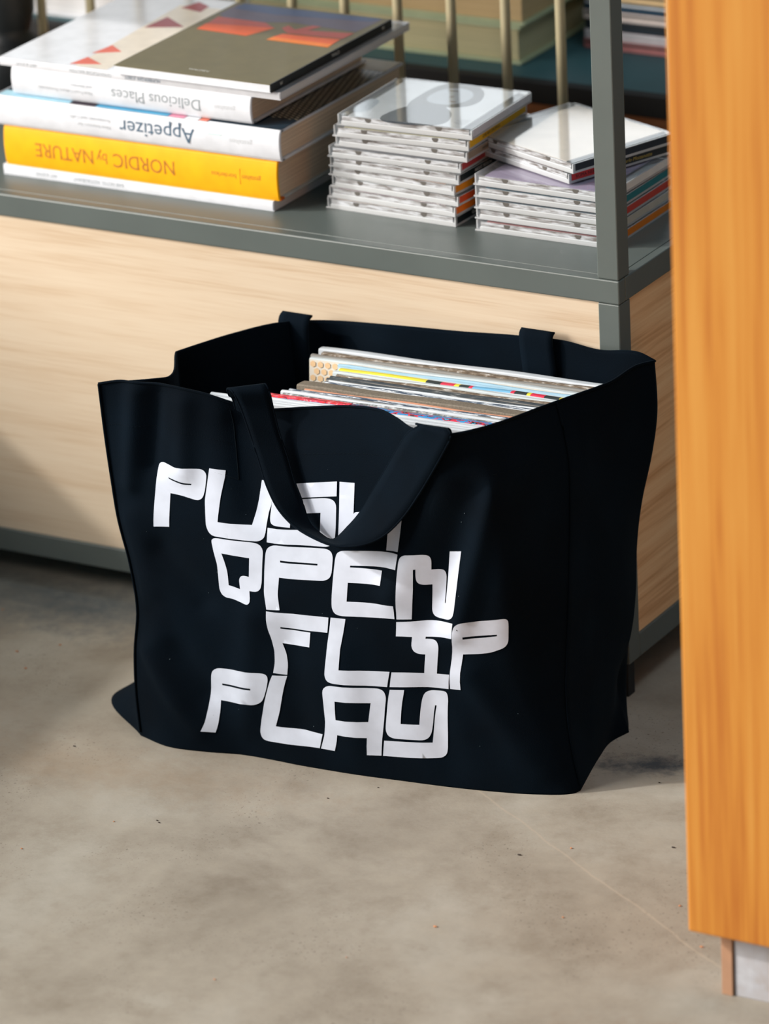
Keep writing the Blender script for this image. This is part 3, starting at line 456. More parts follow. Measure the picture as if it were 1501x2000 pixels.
# ---- printed words
LET = LETTERS
for word, glyphs in LET.items():
    bm = bmesh.new()
    for ch, polys in glyphs:
        SX, SZ = 30.0, 340.0   # rough mm per unit u / v so the triangulation is even
        vs2, edges = [], []
        for poly in polys:
            s = len(vs2); pp = []
            for (a, b) in poly: pp.append((a / 1000 * SX, b / 10000 * SZ))
            dense = []
            for i, p in enumerate(pp):
                q = pp[(i + 1) % len(pp)]; L_ = math.hypot(q[0] - p[0], q[1] - p[1]); m_ = max(1, int(L_ / 6))
                for t in range(m_): dense.append((p[0] + (q[0] - p[0]) * t / m_, p[1] + (q[1] - p[1]) * t / m_))
            vs2 += dense; edges += [(s + i, s + (i + 1) % len(dense)) for i in range(len(dense))]
        xs = [p[0] for p in vs2]; zs = [p[1] for p in vs2]
        gx = min(xs) + 2
        while gx < max(xs):
            gz = min(zs) + 2
            while gz < max(zs): vs2.append((gx + .01, gz + .013)); gz += 5
            gx += 5
        r = geometry.delaunay_2d_cdt([Vector(p) for p in vs2], edges, [], 0, 1e-5)
        ov, of = r[0], r[2]
        def inside(x, y):
            c = False
            for poly in polys:
                m_ = len(poly)
                for i in range(m_):
                    ax, ay = poly[i][0] / 1000 * SX, poly[i][1] / 10000 * SZ; bx, by = poly[(i + 1) % m_][0] / 1000 * SX, poly[(i + 1) % m_][1] / 10000 * SZ
                    if (ay > y) != (by > y) and x < (bx - ax) * (y - ay) / (by - ay) + ax: c = not c
            return c
        vm = {}
        for f in of:
            cx = sum(ov[i].x for i in f) / len(f); cy = sum(ov[i].y for i in f) / len(f)
            if not inside(cx, cy): continue
            ids = []
            for i in f:
                if i not in vm: vm[i] = bm.verts.new(Vector(offset_pt(ov[i].x / SX, ov[i].y / SZ, .6) - BO) * MM)
                ids.append(vm[i])
            try: bm.faces.new(ids)
            except ValueError: pass

    bm_obj('printed_word', bm, M['print_white'], bag, smooth=True)
# ---- straps
def ribbon(name, prs, th=1.6, n_=5):
    """prs: list of (edge A, edge B) points in mm"""
    P = [(np.array(a, float), np.array(b, float)) for a, b in prs]; rows = []
    def cr_(p0, p1, p2, p3, t): return 0.5 * ((2 * p1) + (-p0 + p2) * t + (2 * p0 - 5 * p1 + 4 * p2 - p3) * t * t + (-p0 + 3 * p1 - 3 * p2 + p3) * t ** 3)
    g = lambda i: P[min(max(i, 0), len(P) - 1)]
    for i in range(len(P) - 1):
        for t in np.linspace(0, 1, 5, endpoint=(i == len(P) - 2)):
            rows.append([cr_(g(i - 1)[k], g(i)[k], g(i + 1)[k], g(i + 2)[k], t) for k in (0, 1)])
    bm = bmesh.new(); grid = []
    for a, b in rows:
        grid.append([bm.verts.new(Vector(a + (b - a) * s / n_ - BO) * MM) for s in range(n_ + 1)])
    for i in range(len(grid) - 1):
        for s in range(n_): bm.faces.new((grid[i][s], grid[i][s + 1], grid[i + 1][s + 1], grid[i + 1][s]))
    o = bm_obj(name, bm, M['fabric'], bag, smooth=True)
    md = o.modifiers.new('t', 'SOLIDIFY'); md.thickness = th * MM; md.offset = 0
    return o, rows
st = [[np.array(a), np.array(b)] for a, b in STRAP]
pre = [[st[0][0] + np.array([2, 12, -62]), st[0][1] + np.array([2, 7, -62])], [st[0][0] + np.array([1, 10, -30]), st[0][1] + np.array([1, 6, -30])], [st[0][0] + np.array([0, 6, -6]), st[0][1] + np.array([0, 5, -6])]]
post = [[st[-1][0] + np.array([0, 8, -8]), st[-1][1] + np.array([0, 6, -8])], [st[-1][0] + np.array([0, 14, -50]), st[-1][1] + np.array([0, 12, -50])]]
o, rows = ribbon('front_handle', pre + st + post)
for k in (0, 1):   # edge piping catches the light
    pts = [r[k] - BO for r in rows]
    bm_obj('handle_edge', tube(bmesh.new(), pts, 1.0), M['fabric'], o, smooth=True).parent = o
# rear handle: sewn inside the back panel, lies over the rim and hangs behind
def rear_end(x0, x1, yr, ytop, zr, drop, skew=0):
    return [[(x0 + skew, yr - 3, zr - drop), (x1 + skew, yr - 3, zr - drop - 2)], [(x0 + skew * .5, yr - 3.5, zr - drop * .5), (x1 + skew * .5, yr - 3.5, zr - drop * .5)], [(x0, yr - 2.5, zr - 2), (x1, yr - 2.5, zr - 2)], [(x0, ytop, zr + 4.5), (x1, ytop, zr + 4.5)]]
ribbon('back_handle', rear_end(-335, -303, -38, -32, 342.5, 66))
ribbon('back_handle', rear_end(-97, -63, -9.5, -6.5, 351, 60, 6))
# sewn patch where the front handle is stitched inside
bm = bmesh.new()
def uvat(px_u, v): return offset_pt(px_u, v, .3) - BO
for a, b in (((3.3, .80), (4.62, .795)), ((4.62, .795), (4.66, .97))):
    pts = [uvat(a[0] + (b[0] - a[0]) * t, a[1] + (b[1] - a[1]) * t) for t in np.linspace(0, 1, 14)]
    tube(bm, pts, .3, 5)
bm_obj('stitched_patch_seam', bm, M['thread'], bag)
# crumbs of lint on the canvas
bm = bmesh.new()
for k in range(26):
    u = random.uniform(.6, 12.6); v = random.uniform(.05, .93); p = offset_pt(u, v, .5) - BO
    r = random.uniform(.15, .4); q = bmesh.ops.create_icosphere(bm, subdivisions=1, radius=r * MM)
    for w in q['verts']: w.co += Vector(p) * MM
o = bm_obj('lint', bm, plain('lint_specks', srgb(120, 140, 150), .9), bag); o['kind'] = 'stuff'

# ---------------------------------------------------------------- records in the bag
def band_mat(name, stops, rough=.55, axis='X'):
    m, nt, b = mat(name); L = nt.links; tc = N(nt, 'ShaderNodeTexCoord'); sp = N(nt, 'ShaderNodeSeparateXYZ'); L.new(tc.outputs['Object'], sp.inputs[0])
    mr = N(nt, 'ShaderNodeMapRange'); mr.inputs['From Max'].default_value = .315; L.new(sp.outputs[0], mr.inputs['Value'])
    L.new(ramp(nt, mr.outputs[0], stops, 'CONSTANT'), b.inputs['Base Color']); b.inputs['Roughness'].default_value = rough; return m
def noisy(name, cols, sx=60, sy=300, rough=.7, detail=4, lo=.38, hi=.6):
    m, nt, b = mat(name); L = nt.links; tc = N(nt, 'ShaderNodeTexCoord'); mp = N(nt, 'ShaderNodeMapping'); mp.inputs['Scale'].default_value = (sx, sy, sx)
    L.new(tc.outputs['Object'], mp.inputs['Vector']); nz = N(nt, 'ShaderNodeTexNoise', i_Scale=1.0, i_Detail=float(detail), i_Roughness=.65); L.new(mp.outputs[0], nz.inputs['Vector'])
    k = len(cols); L.new(ramp(nt, nz.outputs[0], [(lo + (hi - lo) * i / (k - 1), c) for i, c in enumerate(cols)], 'CONSTANT' if k > 3 else 'LINEAR'), b.inputs['Base Color']); b.inputs['Roughness'].default_value = rough; return m
WH = srgb(210, 217, 224); PB = srgb(160, 196, 216); GR = srgb(140, 138, 134); TP = srgb(122, 112, 98); DK = srgb(44, 54, 62); LB = srgb(112, 176, 214); YE = srgb(232, 218, 66); RD = srgb(214, 44, 76); BK = srgb(30, 44, 46); BLU = srgb(44, 140, 204)
T_ = {
 'white': plain('white_sleeve', WH, .5), 'pale': plain('pale_sleeve', srgb(200, 210, 214), .5), 'grey': plain('grey_sleeve', GR, .6),
 'light_blue': plain('light_blue_sleeve', PB, .5), 'taupe': noisy('taupe_card', [srgb(108, 100, 88), srgb(130, 120, 106)], 500, 500), 'dark': noisy('dark_worn_sleeve', [DK, srgb(72, 76, 78), srgb(150, 152, 152)], 90, 500, .6, 5, .45, .72),
 'worn': noisy('brown_worn_sleeve', [srgb(90, 76, 62), srgb(128, 114, 98), srgb(206, 206, 204)], 110, 420, .8, 6, .4, .66), 'navy': noisy('navy_white_sleeve', [srgb(40, 56, 78), srgb(86, 100, 116), srgb(214, 220, 226)], 70, 900, .6, 3, .45, .6),
 'orange': plain('orange_edged_sleeve', srgb(198, 140, 112), .6), 'mottled': noisy('mottled_grey_sleeve', [srgb(92, 94, 96), srgb(140, 142, 142), srgb(196, 200, 204)], 200, 200, .7, 4, .4, .62),
 'comic': noisy('multicolour_spine', [srgb(40, 40, 60), BLU, srgb(44, 140, 204), RD, srgb(28, 34, 44), srgb(84, 176, 220)], 60, 200, .5, 3, .34, .64),
 'comic_red': noisy('red_pink_spine', [srgb(120, 20, 50), srgb(226, 50, 44), srgb(232, 54, 92), srgb(240, 150, 150), srgb(226, 50, 44)], 110, 260, .5, 4, .36, .62),
 'block': band_mat('coloured_block_spine', [(0, YE), (.278, BK), (.325, RD), (.37, YE), (.383, BK), (.417, RD), (.427, LB), (.55, RD), (.562, BK), (.60, YE), (.612, RD), (.655, BK), (.70, YE)]),
 'burgundy': plain('burgundy_sleeve', srgb(150, 26, 60), .5), 'tan': plain('tan_sleeve', srgb(222, 216, 204), .5),
}
LPI = [  # (edge colour, face colour, label)
 ('white', 'white', 'white record sleeve at the very back of the bag, against the back panel'),
 ('worn', 'worn', 'brown flaking worn record sleeve, second from the back of the bag'),
 ('grey', 'grey', 'plain grey record sleeve just behind the honeycomb-dotted sleeve'),
 ('pale', 'tan', 'pale record sleeve with tan honeycomb dots showing at its left end'),
 ('light_blue', 'light_blue', 'pale blue record sleeve directly in front of the honeycomb-dotted sleeve'),
 ('light_blue', 'pale', 'pale blue record sleeve directly behind the yellow, red and black spine'),
 ('block', 'white', 'record sleeve with yellow, black, red and light blue blocks along its spine'),
 ('pale', 'pale', 'pale grey-white record sleeve in front of the colour-blocked spine'),
 ('worn', 'grey', 'worn brown record sleeve in the middle of the bag, before the pale one'),
 ('dark', 'grey', 'dark speckled record sleeve right in front of the worn brown middle one'),
 ('dark', 'grey', 'second dark speckled record sleeve in the middle of the bag'),
 ('white', 'white', 'thin white record sleeve in front of the two dark speckled ones'),
 ('navy', 'white', 'navy and white record sleeve right behind the thick taupe card sleeve'),
 ('taupe', 'taupe', 'thick taupe cardboard record box, widest spine in the bag'),
 ('orange', 'white', 'thin orange-edged record sleeve touching the front of the taupe box'),
 ('navy', 'grey', 'navy and white record sleeve two places before the taupe box'),
 ('white', 'white', 'white record sleeve ahead of the navy one, behind the mottled grey'),
 ('mottled', 'grey', 'mottled grey record sleeve right behind the multicolour comic spine'),
 ('comic', 'white', 'record sleeve with red, pink, blue and black comic print along its spine'),
 ('white', 'white', 'white record sleeve directly in front of the multicolour comic spine'),
 ('white', 'white', 'white record sleeve second from the front of the bag'),
 ('white', 'white', 'white record sleeve at the very front, against the bag front panel'),
]
XM = [(-190, -22), (-160, -12), (-126, 0), (-66, 9), (-3, 8)]
for i, ((x, y, t, a), (ec, fc, lab)) in enumerate(zip(LPS, LPI)):
    ang = math.radians(a)
    xm = float(np.interp(y, [q[0] for q in XM], [q[1] for q in XM])); W_ = min(315, (xm - x) / math.cos(ang))
    o = thing('record_sleeve', lab, 'record', (x + 34 * math.sin(ang), y - 34 * math.cos(ang), 3), ang, 'vinyl records standing in the tote bag'); o.rotation_euler = (-math.asin(34 / 318), 0, ang)
    t2 = t - .6; top = 317
    bm = bmesh.new(); ch = min(1.2, t2 * .3)
    sec = [(0, 0), (0, top - ch), (-ch, top - .2), (-t2 * .5, top), (-t2 + ch, top - .2), (-t2, top - ch), (-t2, 0)]
    a_ = [bm.verts.new(Vector((0, yy, zz)) * MM) for yy, zz in sec]; seg = 24; rows_ = [a_]
    for s in range(1, seg + 1):
        xx = W_ * s / seg
        rows_.append([bm.verts.new(Vector((xx, yy, zz + (.5 * math.sin(s * .5 + i * 2) if zz > 300 else 0))) * MM) for yy, zz in sec])
    for s in range(seg):
        for k in range(len(sec) - 1):
            f = bm.faces.new((rows_[s][k], rows_[s][k + 1], rows_[s + 1][k + 1], rows_[s + 1][k])); f.material_index = 0
    bm.faces.new(rows_[0][::-1]); bm.faces.new(rows_[-1])
    bmesh.ops.recalc_face_normals(bm, faces=bm.faces)
    bm_obj('card_sleeve', bm, None, o, mats=[T_[fc]])
    # the printed spine strip along the top
    bm = bmesh.new(); rr = []
    sp_ = [(-.0, top - ch + .15), (-ch, top + .05), (-t2 * .5, top + .25), (-t2 + ch, top + .05), (-t2, top - ch + .15)]
    for s in range(seg + 1):
        xx = W_ * s / seg; dz = .5 * math.sin(s * .5 + i * 2) if s else 0; dy = 0
        rr.append([bm.verts.new(Vector((xx, yy + dy, zz + dz)) * MM) for yy, zz in sp_])
    for s in range(seg):
        for k in range(4): bm.faces.new((rr[s][k], rr[s][k + 1], rr[s + 1][k + 1], rr[s + 1][k]))
    spn = bm_obj('spine', bm, T_[ec], o)
    if i == 3:
        bm = bmesh.new()
        for r_ in range(7):
            for c_ in range(9):
                cx = 4 + c_ * 7.6 + (3.8 if r_ % 2 else 0); cz = top - 5 - r_ * 6.6
                q = bmesh.ops.create_circle(bm, cap_ends=True, segments=6, radius=3.1 * MM)
                for w in q['verts']: w.co = Vector((cx * MM + w.co.x, -(t2 + .25 + .3) * MM, cz * MM + w.co.y))
        q = bm_obj('honeycomb_print', bm, plain('tan_print', srgb(226, 190, 146), .6), o); q['kind'] = 'stuff'
    if i == 18:
        bm = bmesh.new(); rr = []
        for s in range(8):
            xx = W_ * .33 * s / 7
            rr.append([bm.verts.new(Vector((xx, yy, zz + .35 + (.5 * math.sin(xx / W_ * seg * .5 + i * 2) if s else 0))) * MM) for yy, zz in sp_])
        for s in range(7):
            for k in range(4): bm.faces.new((rr[s][k], rr[s][k + 1], rr[s + 1][k + 1], rr[s + 1][k]))
        bm_obj('red_spine_print', bm, T_['comic_red'], spn)

# ---------------------------------------------------------------- books on the shelf (left stack)
def book(name, label, L_, D_, T0, T1, x, y, cover, pages, hard=True, rot=0, over=3.0, spine_m=None, bt=2.6, cat='book', right_spine=False):
    o = thing(name, label, cat, (x, y, T0), rot, 'books stacked on the grey shelf'); t = T1 - T0
    bm = bmesh.new()
    if hard:
        # boards
        box(bm, -L_, 0, 4, D_, 0, bt, .5); box(bm, -L_, 0, 4, D_, t - bt, t, .5)
        pg = box(bmesh.new(), -L_ + over, -over, 6, D_ - over, bt + .05, t - bt - .05, .4)
    else:
        box(bm, -L_, 0, .5, D_, 0, .5); box(bm, -L_, 0, .5, D_, t - .5, t)
        pg = box(bmesh.new(), -L_ + .4, -.4, .9, D_ - .4, .55, t - .55)
    bm_obj('cover', bm, cover if hard is not True or spine_m is None else M['board_grey'], o)
    bm_obj('page_block', pg, pages, o)
    # rounded spine
    bm = bmesh.new(); rows_ = []; nn = 12; dep = 3.2 if hard else .8
    for xx in (-L_, -L_ + 1.0, -1.0, 0):
        ins = .8 if xx in (-L_, 0) else 0
        r_ = []
        for k in range(nn + 1):
            s = k / nn; yy = dep * (1 - math.sin(math.pi * s) ** .6) + ins; r_.append(bm.verts.new(Vector((xx, yy, t * s)) * MM))
        for k in range(nn, -1, -1):
            s = k / nn; yy = dep * (1 - math.sin(math.pi * s) ** .6) + 2.4; r_.append(bm.verts.new(Vector((xx, yy + (4 if k in (0, nn) and hard else 0), min(max(t * s, 1.2), t - 1.2))) * MM))
        rows_.append(r_)
    m_ = len(rows_[0])
    for a in range(3):
        for k in range(m_): bm.faces.new((rows_[a][k], rows_[a][(k + 1) % m_], rows_[a + 1][(k + 1) % m_], rows_[a + 1][k]))
    bm.faces.new(rows_[0][::-1]); bm.faces.new(rows_[-1])
    bm_obj('spine', bm, spine_m or cover, o, smooth=False)
    return o
def spine_text(o, s, size, x, z, m, y=-.08, sx=1.0):
    return text('spine_lettering', s, size, (x, y, z), m, o, rot=(math.pi / 2, math.pi, 0), sx=sx)
b1 = book('book', 'thin white softcover book at the bottom of the left stack, under the yellow one', 306, 240, H, 421.0, -391, 52, M['cover_white_matte'], M['pages_white'], hard=False)
spine_text(b1, 'BAR HOTEL RESTAURANT', 5.2, -167, 5.2, M['ink_grey'], sx=.95); spine_text(b1, 'ART & JOVIS', 4.6, -243, 5.2, M['ink_grey'])
b2 = book('book', 'thick yellow cloth hardcover with brown spine lettering, second from the bottom', 309, 236, 421.2, 461.8, -384.5, 51, M['cover_yellow'], M['pages'], spine_m=M['cover_yellow'])
for z0_, z1_ in ((.3, 3.0), (37.6, 40.3)): B('joint', (-4, 1.2, 3.4, 10, z0_, z1_), M['cover_orange'], b2, .5)
spine_text(b2, 'NORDIC', 19.5, -113, 20.2, M['ink_brown'], sx=.93); spine_text(b2, 'by', 15, -189.5, 20.2, M['ink_brown'], sx=.9).data; spine_text(b2, 'NATURE', 19.5, -205, 20.2, M['ink_brown'], sx=.9)
spine_text(b2, 'borderless', 6.5, -45, 20.2, M['ink_brown']); spine_text(b2, 'gestalten', 7, -18, 20.2, M['ink_brown'], sx=.85)
B('spine_rule', (-41.3, -41, -.12, .3, 13, 28), M['ink_brown'], b2, 0)
b3 = book('book', 'white hardcover with dark plaid back board, resting on the yellow book', 320, 236, 462.0, 492.4, -378, 48, M['cover_white_matte'], M['pages'])
spine_text(b3, 'Appetizer', 21, -94, 15.2, M['ink_blue'], sx=1.0)
spine_text(b3, 'New Interiors for', 5.2, -188, 12, M['ink_faint']); spine_text(b3, 'Restaurants and Cafés', 5.2, -188, 18.5, M['ink_faint'])
spine_text(b3, 'gestalten', 7, -30, 15.2, M['ink_faint']); B('logo_stroke', (-78, -64, -.12, .3, 19, 19.8), plain('mint_ink', srgb(196, 226, 222), .5), b3, 0)
# plaid top board
def plaid():
    m, nt, b = mat('black_plaid_print'); L = nt.links; tc = N(nt, 'ShaderNodeTexCoord'); mp = N(nt, 'ShaderNodeMapping'); mp.inputs['Rotation'].default_value = (0, 0, .5); mp.inputs['Scale'].default_value = (60, 60, 1)
    L.new(tc.outputs['Object'], mp.inputs['Vector']); bt_ = N(nt, 'ShaderNodeTexBrick', i_Scale=1.0); bt_.inputs['Color1'].default_value = (*srgb(240, 222, 190), 1); bt_.inputs['Color2'].default_value = (*srgb(220, 204, 172), 1); bt_.inputs['Mortar'].default_value = (*srgb(10, 16, 22), 1)
    bt_.inputs['Mortar Size'].default_value = .09; L.new(mp.outputs[0], bt_.inputs['Vector']); L.new(bt_.outputs[0], b.inputs['Base Color']); b.inputs['Roughness'].default_value = .35; return m
B('cover_photo', (-318, -.5, 4.5, 235, 30.45, 30.75), M['cover_blueblack'], b3, 0)
B('cover_plaid', (-75, -.8, 36, 200, 30.8, 30.95), plaid(), b3, 0)
B('cover_tan', (-75, -.8, 201, 234, 30.8, 30.95), plain('tan_cover_print', srgb(190, 172, 136), .5), b3, 0)
for x0_, x1_, c_ in ((-316, -235, srgb(170, 214, 232)), (-234, -206, srgb(60, 50, 62)), (-205, -124, srgb(86, 166, 204)), (-123, -106, srgb(226, 150, 176)), (-105, -90, srgb(230, 232, 236)), (-89, -80, srgb(226, 130, 110))):
    B('cover_strip', (x0_, x1_, 1.5, 16, 30.78, 30.98), plain('cover_tint_%d' % int(-x0_), c_, .4), b3, 0)
b4 = book('book', 'white hardcover with grey typewriter lettering, third book down from the dark magazine', 270, 216, 494.0, 520.8, -410, 52, M['cover_white_matte'], M['pages'])
spine_text(b4, 'Delicious Places', 15.5, -55, 13.4, M['ink_grey'], sx=1.0)
spine_text(b4, 'New Food Culture, Restaurants', 5.0, -177, 10.5, M['ink_faint'], sx=.95); spine_text(b4, 'and Interiors', 5.0, -177, 16.5, M['ink_faint'], sx=.95)
spine_text(b4, 'gestalten', 6.5, -17, 13.4, M['ink_faint'])
b5 = book('book', 'wide white softcover with red triangles on the cover, under the dark magazine', 316, 246, 521.0, 528.6, -378, 54, M['cover_white'], M['pages_white'], hard=False, rot=.0)
spine_text(b5, 'HUMBERGER JOBST', 4.6, -132, 3.8, M['ink_blue']); spine_text(b5, '- ÖFFENTLICHE BAUTEN', 4.6, -184, 3.8, M['ink_grey']); spine_text(b5, 'ART & JOVIS', 4.4, -272, 3.8, M['ink_grey'])
def wl(o, pts): return [(x - o.location.x * 1000, y - o.location.y * 1000) for x, y in pts]
flat('cover_print', wl(b5, [(-608, 57), (-622, 270), (-572, 272), (-572, 57)]), 7.65, plain('beige_cover_print', srgb(232, 220, 202), .35), b5)
rdp = plain('deep_red_print', srgb(160, 30, 40), .4); orp = plain('orange_red_print', srgb(232, 96, 66), .4)
flat('red_triangle', wl(b5, [(-616, 60), (-612, 86), (-586, 70)]), 7.72, orp, b5)
flat('red_triangle', wl(b5, [(-615, 98), (-611, 128), (-590, 112)]), 7.72, orp, b5)
flat('red_triangle', wl(b5, [(-614, 190), (-612, 230), (-578, 206)]), 7.72, rdp, b5)
flat('red_triangle', wl(b5, [(-616, 262), (-610, 286), (-592, 276), (-590, 256)]), 7.72, rdp, b5)
mg = thing('magazine', 'dark olive magazine with orange sunset bars, on top of the left book stack', 'magazine', (-385, 49, 528.9), .0, 'books stacked on the grey shelf')
olive = plain('olive_photo_cover', srgb(112, 103, 70), .45, .25)
bm = box(bmesh.new(), -173, 0, 0, 228, 7.6, 8.3); bm_obj('cover', bm, olive, mg)
B('back_cover', (-173, 0, 0, 228, 0, .5), M['cover_white'], mg, 0)
B('page_block', (-172.6, -1.2, .4, 227.6, .55, 7.55), M['cover_white_matte'], mg, 0)
B('spine', (-1.1, .6, 0, 228, 0, 8.35), M['ink_black'], mg, .3)
def mgp(pts, m, z=8.36): flat('cover_print', wl(mg, pts), z, m, mg)
mgp([(-553, 268), (-553, 232), (-530, 214), (-500, 222), (-470, 232), (-396, 226), (-392, 270), (-470, 274)], plain('violet_print', srgb(100, 92, 112), .45, .25))
mgp([(-549, 272), (-549, 254), (-500, 250), (-400, 262), (-393, 274)], plain('blue_print', srgb(70, 88, 128), .45, .25), 8.42)
op = plain('orange_print', srgb(232, 98, 40), .45, .25); op2 = plain('dusk_red_print', srgb(186, 82, 72), .45, .25); op3 = plain('amber_print', srgb(240, 130, 40), .45, .25)
mgp([(-547, 180), (-548, 200), (-476, 210), (-489, 177)], op, 8.48); mgp([(-547, 200), (-549, 224), (-494, 222), (-478, 210)], op2, 8.48)
mgp([(-464, 173), (-463, 183), (-396, 182), (-395, 172)], op3, 8.48); mgp([(-463, 183), (-459, 196), (-397, 200), (-396, 182)], op, 8.48)
mgp([(-456, 199), (-470, 212), (-468, 222), (-455, 212), (-446, 230), (-436, 230), (-442, 214), (-395, 222), (-396, 202)], op2, 8.48)
text('cover_lettering', 'WALDEN', 5.4, (-99, 15, 8.45), M['ink_white'], mg, rot=(0, 0, -.02))
for yy, ss in ((16, 'W'), (112, 'WALD'), (208, 'W')):
    text('spine_lettering', ss, 5, (.68, yy, 4.2), M['ink_white'], mg, rot=(math.pi / 2, 0, math.pi / 2))

# ---------------------------------------------------------------- disc cases
ccols = {}
def cp(c):
    k = 'insert_%d_%d_%d' % c
    return plain(k, srgb(*c), .5)
def make_case(label, spine_c, art_c, group, loc, rot, cover=True):
    o = thing('disc_case', label, 'disc case', loc, rot, group)
    bm = bmesh.new()
    box(bm, -142, 0, 0, 125, 0, 1.3); box(bm, -137, -1, 0, 1.3, 1.3, 4.4); box(bm, -137, -1, 123.7, 125, 1.3, 4.4); box(bm, -142, -140.8, 3, 122, 1.3, 9.8); box(bm, -1.2, 0, 0, 125, 1.3, 9.2)
    bm_obj('case_base', bm, M['side_clear'], o)
    bm = bmesh.new(); box(bm, -137, -2, 2, 123, 1.6, 5.2, .5); bm_obj('disc_tray', bm, M['tray'], o)
    bm = bmesh.new()
    box(bm, -138, -.2, .1, 124.9, 9.3, 10.3, .25)
    bm_obj('case_lid', bm, M['clear'], o)
    bm = bmesh.new(); box(bm, -136, -3, .3, 1.3, 5.2, 9.2); bm_obj('lid_rim', bm, M['rim'], o)
    bm = bmesh.new(); box(bm, -136, -3, 123.5, 124.7, 5.2, 9.2); bm_obj('lid_rim', bm, M['rim'], o)
    for x in (-108.5, -34.5):
        bm = bmesh.new()
        q = bmesh.ops.create_cone(bm, cap_ends=True, segments=12, radius1=3.4 * MM, radius2=3.4 * MM, depth=.8 * MM)
        for v in q['verts']: v.co = Vector((x * MM + v.co.x, .5 * MM + v.co.z, 8.6 * MM + min(v.co.y, .0004)))
        bm_obj('lid_tab', bm, M['dark_tab'], o)
    bm = box(bmesh.new(), -131, -12, 3, 122, 8.2, 9.2); bm_obj('booklet', bm, cp(art_c), o)
    bm = box(bmesh.new(), -1.0, .06, 3, 122, 2.2, 8.6); bm_obj('spine_label', bm, cp(spine_c), o)
    for x0_ in (-136, ):
        bm = bmesh.new(); box(bm, x0_, -3, -.12, .25, 4.2, 5.0); bm_obj('lid_seam', bm, M['seam'], o)
    return o
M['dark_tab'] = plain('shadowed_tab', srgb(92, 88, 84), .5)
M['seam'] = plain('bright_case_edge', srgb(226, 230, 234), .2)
G1 = 'disc cases stacked between the books and the post'
S1 = [(-193.5, 87, .035, (214, 214, 222), (206, 210, 216), 'clear disc case with black-and-white portrait cover, topmost of the taller stack'),
      (-196.5, 85, .045, (232, 178, 10), (196, 186, 150), 'disc case with yellow spine, right under the portrait case'),
      (-197.5, 83, .0, (150, 132, 112), (160, 148, 140), 'disc case with brownish spine, third from the top of the taller stack'),
      (-203, 80, .01, (176, 62, 64), (60, 62, 74), 'disc case with red spine in the taller stack, under the brownish one'),
      (-204, 77, -.03, (14, 26, 28), (120, 114, 104), 'disc case with black spine and white text, under the red one'),
      (-208, 75, -.08, (214, 130, 14), (170, 110, 60), 'disc case with amber spine in the middle of the taller stack'),
      (-205, 76, -.06, (196, 66, 20), (150, 160, 160), 'disc case with red-orange spine, under the amber one'),
      (-208, 75, -.06, (226, 110, 16), (150, 120, 130), 'disc case with orange spine, second from the bottom of the taller stack'),
      (-209, 77, -.03, (12, 20, 24), (190, 170, 160), 'disc case with black spine at the bottom of the taller stack')]
for k, (x, y, r, sc_, ac, lab) in enumerate(S1):
    o = make_case(lab, sc_, ac, G1, (x, y, H + (8 - k) * 10.42), r)
    if k == 0: top_case = o
    if k in (1, 2, 4, 5, 8):
        text('spine_lettering', ['', 'LIVE RECORDINGS', 'sonata', '', 'NIGHT SESSION', 'tropical', '', '', 'CLUB'][k], 4.4, (.12, 30, 5.4), M['ink_black'] if k not in (4, 8) else M['ink_white'], o, rot=(math.pi / 2, 0, math.pi / 2))
# portrait print on the top booklet (flat print under the lid)
def loc_pts(o, pts):
    a = -o.rotation_euler.z; ox, oy = o.location.x * 1000, o.location.y * 1000
    return [((x - ox) * math.cos(a) - (y - oy) * math.sin(a), (x - ox) * math.sin(a) + (y - oy) * math.cos(a)) for x, y in pts]
def smooth_poly(p, it=2):
    for _ in range(it):
        q = []
        for i in range(len(p)):
            a, b = p[i], p[(i + 1) % len(p)]; q += [(a[0] * .75 + b[0] * .25, a[1] * .75 + b[1] * .25), (a[0] * .25 + b[0] * .75, a[1] * .25 + b[1] * .75)]
        p = q
    return p
def art(pts, c, z, it=2): flat('portrait_print', smooth_poly(loc_pts(top_case, pts), it), z, plain('grey_print_%d_%d' % (c[0], int(z * 100)), srgb(*c), .5), top_case, .02)
art([(-290, 122), (-294, 190), (-284, 212), (-258, 214), (-238, 196), (-228, 168), (-234, 146), (-262, 138)], (26, 30, 38), 9.21)
art([(-283, 156), (-284, 186), (-272, 200), (-252, 196), (-240, 176), (-246, 152), (-266, 146)], (150, 158, 168), 9.24)
art([(-296, 80), (-292, 126), (-272, 150), (-250, 142), (-232, 122), (-226, 92), (-250, 82)], (24, 36, 50), 9.22)
art([(-276, 190), (-262, 192), (-262, 187), (-276, 186)], (90, 94, 100), 9.26, 1)
art([(-266, 166), (-262, 178), (-258, 170)], (110, 112, 118), 9.26, 1)
art([(-262, 158), (-250, 162), (-250, 156)], (96, 84, 92), 9.26, 1)
art([(-330, 96), (-334, 140), (-318, 140), (-312, 100)], (168, 178, 190), 9.22)
for k in range(5):
    B('cover_lettering', (-24 - (k % 2) * 3, -14, 14 + k * 3, 15.2 + k * 3, 9.21, 9.24), cp((150, 154, 164)), top_case, 0)
G2 = 'disc cases stacked beside the post'
S2 = [(-47.5, 76, -.02, (224, 220, 214), (176, 160, 190), 'disc case with pale spine, directly under the two askew cases'),
      (-46.5, 77, .0, (22, 116, 124), (30, 96, 120), 'disc case with teal spine in the lower stack behind the post'),
      (-46, 76, .0, (190, 62, 50), (50, 84, 104), 'disc case with red spine in the lower stack behind the post'),
      (-47, 77, -.01, (190, 184, 170), (176, 168, 130), 'disc case with cream spine, second from the bottom behind the post'),
      (-46, 76, .0, (222, 124, 20), (176, 96, 96), 'disc case with orange spine at the bottom of the stack behind the post')]
